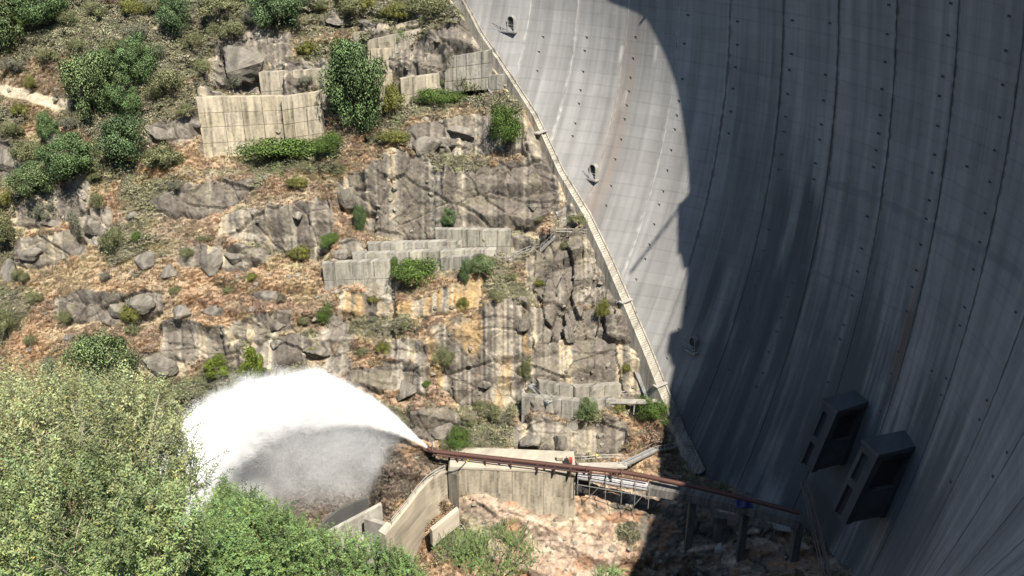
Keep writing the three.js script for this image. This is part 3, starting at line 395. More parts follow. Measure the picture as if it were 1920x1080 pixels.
// what stands on the crest: a hoist house with its boom, a small cabin and a lamp, seen by their shadows
{
  const onCrest = (phi, o = 0) => V(DX + (DR - o) * Math.cos(phi), CREST, DZ + (DR - o) * Math.sin(phi)), frame = (phi) => { const T = damT(phi), N = damN(phi); return (s, y, n) => T.clone().multiplyScalar(s).add(V(0, y, 0)).addScaledVector(N, n); };
  const house = (label, phi, W, D, H, out) => { const t = thing('hoist_house', label, 'hut', onCrest(phi).toArray()), L = frame(phi), c = [.5, .48, .44], box = (n, s0, s1, y0, y1, n0, n1, col) => { const m = new MB(); m.hexa([L(s0, y0, n0), L(s1, y0, n0), L(s1, y0, n1), L(s0, y0, n1)], [L(s0, y1, n0), L(s1, y1, n0), L(s1, y1, n1), L(s0, y1, n1)], col); return mesh(n, m.geo(), M.plain, t); }; box('wall', -W, W, -1.4, H, -D, out, c); box('roof', -W - .3, W + .3, H + .004, H + .3, -D - .3, out + .3, [.3, .3, .29]); for (const s of [-.5, .5]) box('window', s * W - .5, s * W + .5, 1.2, 2.3, out + .002, out + .05, [.03, .035, .04]); box('door', -.5, .5, 0, 2.1, -D - .05, -D - .002, [.1, .12, .1]); };
  house('large hoist house on the crest road above the shaded dam', -.31, 4, 2.6, 3.4, .9); house('small hoist house on the crest road nearer the camera', -.15, 1.6, 2, 2.4, .9);
  { const t = thing('hoist_boom', 'steel lattice boom reaching out over the dam face from the crest', 'crane', [48.1, 98, -111.4]), b = V(-5.4, 5, 11.4), a = V(0, 4.6, 0); for (const [x, y] of [[-.3, -.3], [.3, -.3], [0, .3]]) { const m = new MB(); m.bar(a.clone().add(V(x, y, 0)), b.clone().add(V(x * .5, y * .5, 0)), .14, .14, [.3, .25, .08]); mesh('chord', m.geo(), M.plain, t); } const m = new MB(); for (let k = 0; k < 14; k++) m.bar(a.clone().lerp(b, k / 14).add(V(k % 2 ? .3 : -.3, -.3, 0)), a.clone().lerp(b, (k + 1) / 14).add(V(0, .3, 0)), .08, .08, [.3, .25, .08]); mesh('lacing', m.geo(), M.plain, t); const q = new MB(); q.bar(V(0, -1, 0), V(0, 5.4, 0), .45, .45, [.3, .25, .08], V(1, 0, 0)); mesh('mast', q.geo(), M.plain, t); }
  { const t = thing('crest_lamp', 'lamp standard on the parapet of the crest road', 'lamp post', onCrest(-.626).toArray()), L = frame(-.626), m = new MB(); m.bar(L(0, 0, 0), L(0, 4.2, 0), .2, .2, [.2, .2, .2], V(1, 0, 0)); mesh('post', m.geo(), M.plain, t); const n = new MB(); n.bar(L(0, 4.1, -.1), L(0, 4.3, 1.6), .35, .2, [.2, .2, .2]); mesh('lamp_head', n.geo(), M.plain, t); }
}

// ------------------------------------------------------------------ retaining walls of the hillside
// foot line in the photograph, height of the top edge above it, panels along and up
const up = V(0, 1, 0);
function wallAt(name, label, foot, top, nx, ny, col, o = {}) {
  // foot and top: [left, right] picture points; stands upright over the line where its foot meets the hill
  const A = hit(...foot[0]), B = hit(...foot[1]); const fwd = V(-(B.z - A.z), 0, B.x - A.x).normalize(); if (fwd.z < 0) fwd.negate();
  { const w = .35 + .5 * (o.out || .5); A.addScaledVector(fwd, w); B.addScaledVector(fwd, w); }
  const onPlane = (px, py) => { const d = ray(px, py), t = A.clone().sub(O3).dot(fwd) / d.dot(fwd); return atT(px, py, t); };
  const TA = onPlane(...top[0]), TB = onPlane(...top[1]); const dir = B.clone().sub(A).setY(0), len = dir.length(); dir.normalize();
  const w = thing(name, label, 'wall', A.toArray(), o.group || 'concrete retaining walls on the hillside');
  const hA = TA.y - A.y, hB = TB.y - A.y, b0 = -2.4, dB = B.y - A.y, T = o.thick || 1.1;
  const L = (s, y, n) => dir.clone().multiplyScalar(s).add(V(0, y, 0)).addScaledVector(fwd, n);
  const back = new MB(); const g = .05; srand(Math.round(foot[0][0] * 7 + foot[0][1]));
  back.hexa([L(0, b0, -.12), L(len, b0 + dB, -.12), L(len, b0 + dB, -T), L(0, b0, -T)].reverse(), [L(0, hA - .02, -.12), L(len, hB - .02, -.12), L(len, hB - .02, -T), L(0, hA - .02, -T)].reverse(), col.map((c) => c * .8));
  mesh('core', back.geo(), M.concrete, w);
  const xs = [0], ys = [0]; for (let i = 1; i < nx; i++) xs.push((i + rr(-.22, .22)) / nx); xs.push(1); for (let i = 1; i < ny; i++) ys.push((i + rr(-.1, .1)) / ny); ys.push(1);
  for (let j = 0; j < ny; j++) for (let i = 0; i < nx; i++) {
    const off = (j % 2 && i > 0 && i < nx - 1 ? rr(-.03, .03) : 0), e = .02 + rr(0, .05) + (ny > 2 ? (ny - 1 - j) * .1 : 0), lo = (s, v) => mix(mix(b0, b0 + dB, s), mix(hA, hB, s), v), s0 = (xs[i] + (i ? off * 0 : 0)), s1 = xs[i + 1], m = new MB(), t = rr(.74, 1.1), cc = col.map((c, k) => c * t * (k === 2 ? rr(.93, 1.02) : 1)), dep = -.18;
    const P = (s, v, n) => L(clamp(s * len, 0, len), lo(s, v), n), gs = g / len, gv = g / Math.max(1, hA - b0);
    const q = (n, k) => [P(s0 + gs + k / len, ys[j] + gv, n), P(s1 - gs - k / len, ys[j] + gv, n), P(s1 - gs - k / len, ys[j + 1] - gv, n), P(s0 + gs + k / len, ys[j + 1] - gv, n)];
    const f = q(e, .012), r = q(e - .015, 0), d = q(dep, 0); m.quad(...f, cc); for (let k = 0; k < 4; k++) { const l = (k + 1) % 4; m.quad(r[k], r[l], f[l], f[k], cc); m.quad(d[k], d[l], r[l], r[k], cc); }
    mesh('panel', m.geo(), M.concrete, w);
  }
  if (o.cap) { const m = new MB(); m.hexa([L(-.05, hA, .14), L(len + .05, hB, .14), L(len + .05, hB, -T - .1), L(-.05, hA, -T - .1)].reverse(), [L(-.05, hA + .12, .14), L(len + .05, hB + .12, .14), L(len + .05, hB + .12, -T - .1), L(-.05, hA + .12, -T - .1)].reverse(), col.map((c) => c * 1.02)); mesh('coping', m.geo(), M.concrete, w); }
  return w;
}
function makeWalls() { for (const w of WALLS) wallAt('retaining_wall', ...w); }
// ------------------------------------------------------------------ railings, stairs
function railing(label, pts, o = {}) {
  const P = pts.map((p) => p.isVector3 ? p : hit(...p).addScaledVector(up, o.lift || .05)); const t = thing('handrail', label, 'handrail', P[0].toArray(), 'handrails of the hillside paths'), L = (p) => p.clone().sub(P[0]);
  const r = o.r || .055, h = o.h || 1.05;
  for (const f of o.rails || [1, .5]) mesh('rail', tube(P.map((p) => L(p).add(V(0, h * f, 0))), r, P.length * 6, 5), M.steel, t);
  const cum = [0]; for (let k = 1; k < P.length; k++) cum.push(cum[k - 1] + P[k].distanceTo(P[k - 1])); const tot = cum[cum.length - 1], n = Math.max(1, Math.round(tot / (o.step || 1.8))); const g = new THREE.CylinderGeometry(r, r, h + .5, 5);
  for (let i = 0; i <= n; i++) { const d = tot * i / n; let k = 1; while (k < cum.length - 1 && cum[k] < d) k++; const p = P[k - 1].clone().lerp(P[k], (d - cum[k - 1]) / (cum[k] - cum[k - 1] || 1)); const m = mesh('post', g, M.steel, t); m.position.copy(L(p)).add(V(0, h / 2 - .25, 0)); }
  return t;
}
function stairs(label, A, B, wdt, n, mat = M.plain, rail = 1) {
  const t = thing('stairway', label, 'stairs', A.toArray()), d = B.clone().sub(A), f = d.clone().setY(0).normalize(), s = V(-f.z, 0, f.x), m = new MB(); const c = [.36, .34, .3];
  for (const q of [-1, 1]) { m.bar(s.clone().multiplyScalar(q * wdt / 2), d.clone().addScaledVector(s, q * wdt / 2), .14, .34, c); } mesh('stringer', m.geo(), mat, t);
  const tr = new THREE.BoxGeometry(.36, .09, wdt); { const cc = new Float32Array(tr.attributes.position.count * 3).fill(.42); tr.setAttribute('color', new THREE.BufferAttribute(cc, 3)); }
  for (let i = 0; i < n; i++) { const q = mesh('tread', tr, mat, t); q.position.copy(d).multiplyScalar((i + .5) / n).add(V(0, .16, 0)); q.rotation.y = -Math.atan2(f.z, f.x); }
  if (rail) for (const q of [-1, 1]) { const o = s.clone().multiplyScalar(q * wdt / 2), R = mesh('handrail', tube([o.clone().add(V(0, 1.05, 0)), d.clone().add(o).add(V(0, 1.05, 0))], .045, 4, 5), M.steel, t); const g = new THREE.CylinderGeometry(.04, .04, 1.05, 5); for (let k = 0; k <= 4; k++) { const b = mesh('baluster', g, M.steel, R); b.position.copy(d).multiplyScalar(k / 4).add(o).add(V(0, .52, 0)); } }
  return t;
}
function makePaths() {
  railing('thin handrail along the top of the highest sloping wall', [[786, 36], [812, 28], [842, 20]], { step: 2 });
  railing('short handrail corner at the top of the slope beside the dam', [[845, 24], [856, 14], [868, 18]], { step: 1.4 });
  railing('handrail climbing past the pinkish wall below the dark upper cliff', [[768, 188], [800, 178], [818, 170]], { step: 2 });
  railing('handrail bending along the path behind the bush under the ashlar wall', [[838, 166], [856, 163], [874, 148], [900, 138], [918, 140], [945, 142]], { step: 1.8 });
  railing('handrail of the zigzag path at the right end of the middle walls', [[920, 480], [937, 493], [955, 492], [975, 480], [1000, 470], [1012, 468]], { step: 1.6 });
  railing('handrail leading from the rock stair across to the dam stair', [[1042, 440], [1080, 440], [1115, 442]], { step: 2 });
  railing('long thin handrail over the lower ledge ending in the shadow', [[1090, 748], [1160, 744], [1210, 744], [1262, 744]], { step: 3.2 });
  stairs('short dark stair on the rock spur left of the dam stair', hit(1013, 472).add(V(0, .4, .6)), hit(1040, 446).add(V(0, .4, .4)), 1.1, 9, M.plain);
  stairs('concrete stair descending along the dark wall of the lower ledge', hit(1032, 752).add(V(0, .5, 1.4)), hit(994, 722).add(V(0, .6, 1)), 1.2, 12, M.plain);
  const a = hit(1088, 752).add(V(0, .3, .6)), b = hit(1262, 750).add(V(0, .2, .8)), t = thing('ledge_walkway', 'narrow concrete walkway on posts above the large bright bush', 'walkway', a.toArray()), m = new MB(), d = b.clone().sub(a);
  m.bar(V(0, 0, 0), d, 1.3, .25, [.42, .4, .35]); mesh('deck', m.geo(), M.plain, t); const g = new THREE.BoxGeometry(.25, 2.4, .25); { g.setAttribute('color', new THREE.BufferAttribute(new Float32Array(g.attributes.position.count * 3).fill(.35), 3)); } for (let k = 1; k < 7; k++) { const q = mesh('post', g, M.plain, t); q.position.copy(d).multiplyScalar(k / 7).add(V(0, -1.3, .3)); }
}
// ------------------------------------------------------------------ boulders
function boulderGeo(s, sx, sy, sz, flat) {
  const g = new THREE.IcosahedronGeometry(1, 5), p = g.attributes.position, c = new Float32Array(p.count * 3), u = new Float32Array(p.count * 2);
  srand(s); const planes = []; for (let k = 0; k < 14; k++) { const n = V(gauss(), gauss() * .8, gauss()).normalize(); planes.push([n, rr(.42, .78)]); } planes.push([V(rr(-.2, .2), -1, rr(-.2, .2)).normalize(), .55], [V(rr(-.15, .15), 1, rr(-.1, .3)).normalize(), flat || .7]);
  for (let i = 0; i < p.count; i++) {
    const v = V(p.getX(i), p.getY(i), p.getZ(i)); let r = 1; for (const [n, d] of planes) { const q = v.dot(n); if (q > 0) r = Math.min(r, d / q); }
    const nn = fbm(v.x * 2.2 + s, v.y * 2.2 + v.z * 1.7, 4) - .5, f = r * (1 + nn * .16); const fl = vn(v.x * 9 + s, v.z * 9 + v.y * 9); const st = vn(v.x * 7 + s, v.y * .8 + 3); const tone = clamp(.1 + st * .2 + nn * .3 + fl * .05, .07, .46);
    p.setXYZ(i, v.x * f * sx, v.y * f * sy, v.z * f * sz); c[i * 3] = tone * 1.03; c[i * 3 + 1] = tone * .93; c[i * 3 + 2] = tone * .78; u[i * 2] = (v.x * sx + v.z * sz * .5) * .25; u[i * 2 + 1] = (v.y * sy + v.z * sz * .4) * .25;
  }
  g.setAttribute('color', new THREE.BufferAttribute(c, 3)); g.setAttribute('uv', new THREE.BufferAttribute(u, 2)); g.computeVertexNormals(); return g;
}
const BOULDERS = [ // x, y, half width, half height, tilt, label
  [400, 486, 29, 24, -.05, 'large dark angular boulder with a black shadow beneath, left of the middle walls'],
  [268, 484, 24, 15, .05, 'dark boulder with reddish scrub on top on the dry left slope'],
  [275, 567, 26, 20, .1, 'dark angular boulder with deep shadow on its left, lower left slope'],
  [398, 580, 33, 13, 0, 'flat cracked grey boulder below the middle of the dry slope'],
  [222, 578, 22, 16, .1, 'grey boulder in a broken ledge, left of the dark angular one'],
  [654, 360, 24, 30, .05, 'tall brown boulder left of the large streaked cliff'],
  [626, 30, 24, 14, .25, 'grey boulder lying among scrub at the top, right of the dark top tree'],
  [692, 42, 22, 12, .1, 'dark boulder with shadowed underside above the sloping topmost wall'],
  [568, 82, 22, 10, .05, 'long pale boulder with dark underside above the upper cream wall'],
  [572, 118, 20, 8, .05, 'small pale boulder on the scrubby shelf above the upper cream wall'],
  [416, 152, 22, 13, .3, 'smooth grey boulder wedged above the left end of the broad panelled wall'],
  [458, 108, 50, 38, .2, 'huge grey outcrop boulder above the cream walls, upper left'],
  [802, 272, 27, 19, -.1, 'dark rounded boulder below the black hollow, right of the big oak'],
  [842, 264, 20, 10, .15, 'pale slab boulder leaning on the dark rounded boulder'],
  [872, 244, 32, 14, .15, 'overhanging dark rock above the black hollow'],
  [605, 590, 22, 11, -.1, 'dark block with sunlit top and black underside below the wide pale wall'],
  [498, 555, 30, 12, 0, 'brown flat boulder left of the reddish grass'],
  [342, 580, 20, 16, 0, 'pale rounded boulder beside the flat cracked boulder'],
  [318, 508, 18, 12, .3, 'small pale leaning slab under the dark left boulder'],
  [440, 480, 18, 18, 0, 'grey slab directly right of the large dark angular boulder'],
  [150, 470, 16, 14, .3, 'orange topped block beside the layered left outcrop'],
  [130, 400, 18, 16, .2, 'dark split block inside the layered left outcrop'],
  [175, 415, 18, 24, .1, 'upright pale block at the right of the layered left outcrop'],
  [60, 470, 30, 16, .05, 'broad pale layered block at the left edge outcrop'],
  [95, 415, 20, 10, .25, 'thin slab on top of the layered left outcrop'],
  [250, 405, 14, 10, .2, 'small pale rock on the reddish slope left of the big slab'],
  [300, 680, 36, 18, .05, 'brown humped boulder right of the round tree'],
  [320, 694, 18, 9, 0, 'pale rock at the foot of the brown humped boulder'],
  [515, 605, 26, 14, .05, 'dark squared rock left of the lowest dry bushes'],
  [600, 652, 28, 16, .1, 'grey rock rising above the spray'],
  [760, 725, 22, 22, .1, 'dark rock right above the white jet'],
  [835, 800, 34, 22, -.15, 'dark wedge of rock right of the nozzle with a black undercut'],
  [1000, 822, 22, 22, 0, 'pale knob of rock left of the red machine, above the rusty pipe'],
  [1048, 826, 16, 26, .1, 'pale upright rock behind the red machine'],
  [985, 596, 14, 26, .25, 'dark wedge standing beside the ochre cliff'],
  [1068, 620, 13, 22, -.2, 'dark wedge with a black cleft in the jagged spur'],
  [640, 470, 22, 12, .1, 'brown rock at the left end of the middle steps'],
  [15, 296, 22, 24, .2, 'dark rock face at the left edge below the path'],
  [105, 262, 20, 16, .1, 'grey broken rock under the trees, left'],
  [295, 245, 22, 12, .2, 'grey broken rocks left of the broad panelled wall'],
  [372, 232, 12, 10, .4, 'dark tilted rock touching the left end of the broad panelled wall'],
  [20, 505, 20, 22, .1, 'pale rock at the left edge with a black hollow'],
  [905, 715, 14, 10, 0, 'small dark rock under the ochre cliff'],
  [560, 400, 14, 10, 0, 'small dark rock on the rim of the streaked cliff'],
  [520, 640, 18, 10, 0, 'small slab between the dark rocks above the spray'],
  [200, 600, 14, 9, .4, 'small tilted rock under the grey ledge'],
  [132, 630, 14, 7, 0, 'small flat rock low on the orange grass'],
];
function makeBoulders() {
  BOULDERS.forEach(([x, y, w, h, tilt, label], i) => {
    const p = hit(x, y + h * .55), s = scaleAt(p); const g = boulderGeo(100 + i * 17, w * s * 1.15, h * s * 1.2, Math.min(w, h * 1.4) * s * 1.1, i % 3 ? .7 : .85);
    const b = mesh('boulder', g, M.boulder); b.position.copy(p).add(V(0, h * s * .18, -.25)); b.rotation.set(0, 0, -tilt); tag(b, label, 'boulder', 'granite boulders of the hillside');
  });
  // small stones nobody could count
  srand(77); const g = boulderGeo(5, 1, .7, .9), N = 2600, im = new THREE.InstancedMesh(g, M.boulder, N), m4 = new THREE.Matrix4(), q = new THREE.Quaternion(), gl = new THREE.IcosahedronGeometry(1, 1); { const p = gl.attributes.position, c = new Float32Array(p.count * 3); for (let i = 0; i < p.count; i++) { const f = .8 + .5 * hsh(Math.round(p.getX(i) * 50), Math.round(p.getY(i) * 50 + p.getZ(i) * 900)); p.setXYZ(i, p.getX(i) * f, p.getY(i) * f * .75, p.getZ(i) * f); c.fill(.27, i * 3, i * 3 + 1); c[i * 3 + 1] = .255; c[i * 3 + 2] = .225; } gl.setAttribute('color', new THREE.BufferAttribute(c, 3)); gl.computeVertexNormals(); } im.geometry = gl;
  let n = 0; for (let k = 0; k < 60000 && n < N; k++) { const a = rr(-100, 50), b = rr(-30, 90); if (fbm(a * .1 + 5, b * .13, 3) < .5 && b > -6) continue; const s = .12 + .5 * rnd() ** 4; q.setFromEuler(new THREE.Euler(rr(-.5, .5), rr(0, 6.3), rr(-.5, .5))); m4.compose(hillPoint(a, b).add(V(0, s * .2, 0)), q, V(s, s, s)); im.setMatrixAt(n, m4); { const w = rr(.7, 1.5); im.setColorAt(n, new THREE.Color().setRGB(w, w * .97, w * .9)); } n++; } im.count = n;
  im.name = 'scattered_stones'; sh(im); tag(im, 'small loose stones strewn over the slope', 'stones', null, 'stuff'); scene.add(im);
}

// ------------------------------------------------------------------ trees and shrubs
// a crown of radius about 1 around the origin, made of leaf sprays on uneven lobes
function crownGeo(s, nLobes, nLeaf, size, col, o = {}) {
  srand(s); const P = [], C = [], N = [], lobes = []; const sq = o.squash || .85;
  for (let k = 0; k < nLobes; k++) { let d; do d = V(rr(-1, 1), rr(-1, 1), rr(-1, 1)); while (d.lengthSq() > 1 || d.lengthSq() < .05); d.normalize().multiplyScalar(rr(.45, .84)); if (o.dome) d.y = Math.abs(d.y) * .9 - .25; lobes.push([d, rnd() < .3 ? rr(.3, .46) : rr(.15, .28), rr(.7, 1.35)]); }
  const v = V(), n = V(), t1 = V(), t2 = V();
  for (let i = 0; i < nLeaf; i++) {
    const [c, r, tone] = lobes[(rnd() * nLobes) | 0]; n.set(gauss(), gauss() + .15, gauss()).normalize(); const rad = r * (rnd() < .8 ? rr(.8, 1.1) : rr(.3, 1.35));
    v.copy(c).addScaledVector(n, rad); v.y *= sq; const nn = n.clone().multiplyScalar(1.1).add(c.clone().multiplyScalar(.4)).add(V(gauss(), gauss() + .3, gauss()).multiplyScalar(.6)).normalize();
    t1.set(gauss(), gauss(), gauss()).cross(nn).normalize(); t2.copy(nn).cross(t1); const a = size * rr(.6, 1.3), b = a * rr(.4, .7), w = tone * rr(.7, 1.3), y = (o.yellow || 0) * rnd() ** 3, cc = [col[0] * w + y * .12, col[1] * w + y * .1, col[2] * w];
    // two small leaves on one twig
    for (const sgn of [-1, 1]) { const A = v.clone().addScaledVector(t2, -a * .15), B = v.clone().addScaledVector(t1, sgn * b).addScaledVector(t2, a * .3).addScaledVector(nn, .1 * a), D = v.clone().addScaledVector(t2, a).addScaledVector(t1, sgn * b * .3); for (const q of [A, B, D]) { P.push(q.x, q.y, q.z); C.push(cc[0], cc[1], cc[2]); N.push(nn.x, nn.y, nn.z); } }
  }
  const g = new THREE.BufferGeometry(); g.setAttribute('position', new THREE.Float32BufferAttribute(P, 3)); g.setAttribute('color', new THREE.Float32BufferAttribute(C, 3)); g.setAttribute('normal', new THREE.Float32BufferAttribute(N, 3)); return g;
}
function trunkGeo(s, hgt, r) { // from the root upwards to the crown's middle, with limbs
  srand(s); const gs = [new THREE.CylinderGeometry(r * .55, r, hgt, 7).translate(0, hgt / 2, 0)];
  for (let k = 0; k < 6; k++) { const an = k / 6 * 6.28 + rr(-.4, .4), y = hgt * rr(.45, .95), e = V(Math.cos(an) * rr(.4, .75), y + rr(.3, .7), Math.sin(an) * rr(.4, .75)), b = V(0, y, 0), d = e.clone().sub(b), g = new THREE.CylinderGeometry(r * .12, r * .42, d.length(), 5); g.translate(0, d.length() / 2, 0); g.applyQuaternion(new THREE.Quaternion().setFromUnitVectors(up, d.normalize())); g.translate(b.x, b.y, b.z); gs.push(g); }
  return mergeGeometries(gs);
}
const OAK = [.23, .35, .14], OAK2 = [.28, .38, .16], LIME = [.3, .4, .06], BRAM = [.19, .3, .07], SCRUB = [.36, .38, .19], GREYG = [.34, .345, .25], YGRN = [.33, .34, .1], HOLM = [.19, .29, .13];
const crowns = {
  oak: [0, 1, 2].map((k) => crownGeo(11 + k, 44, 13000, .045, OAK)), oak2: [0, 1].map((k) => crownGeo(31 + k, 34, 8500, .052, OAK2)), holm: [0, 1].map((k) => crownGeo(41 + k, 34, 8500, .05, HOLM)),
  lime: [crownGeo(51, 22, 4500, .07, LIME, { yellow: .4 })], bram: [0, 1].map((k) => crownGeo(61 + k, 34, 7000, .05, BRAM, { dome: 1, squash: .8 })), scrub: [0, 1, 2].map((k) => crownGeo(71 + k, 26, 4500, .055, SCRUB, { dome: 1, squash: .85, yellow: .2 })), grey: [0, 1].map((k) => crownGeo(81 + k, 22, 3600, .055, GREYG, { dome: 1 })), ygrn: [0, 1].map((k) => crownGeo(91 + k, 24, 4200, .06, YGRN, { dome: 1, yellow: .6 })),
};
const trunk = trunkGeo(3, 1, .07), stem = trunkGeo(4, .6, .045);
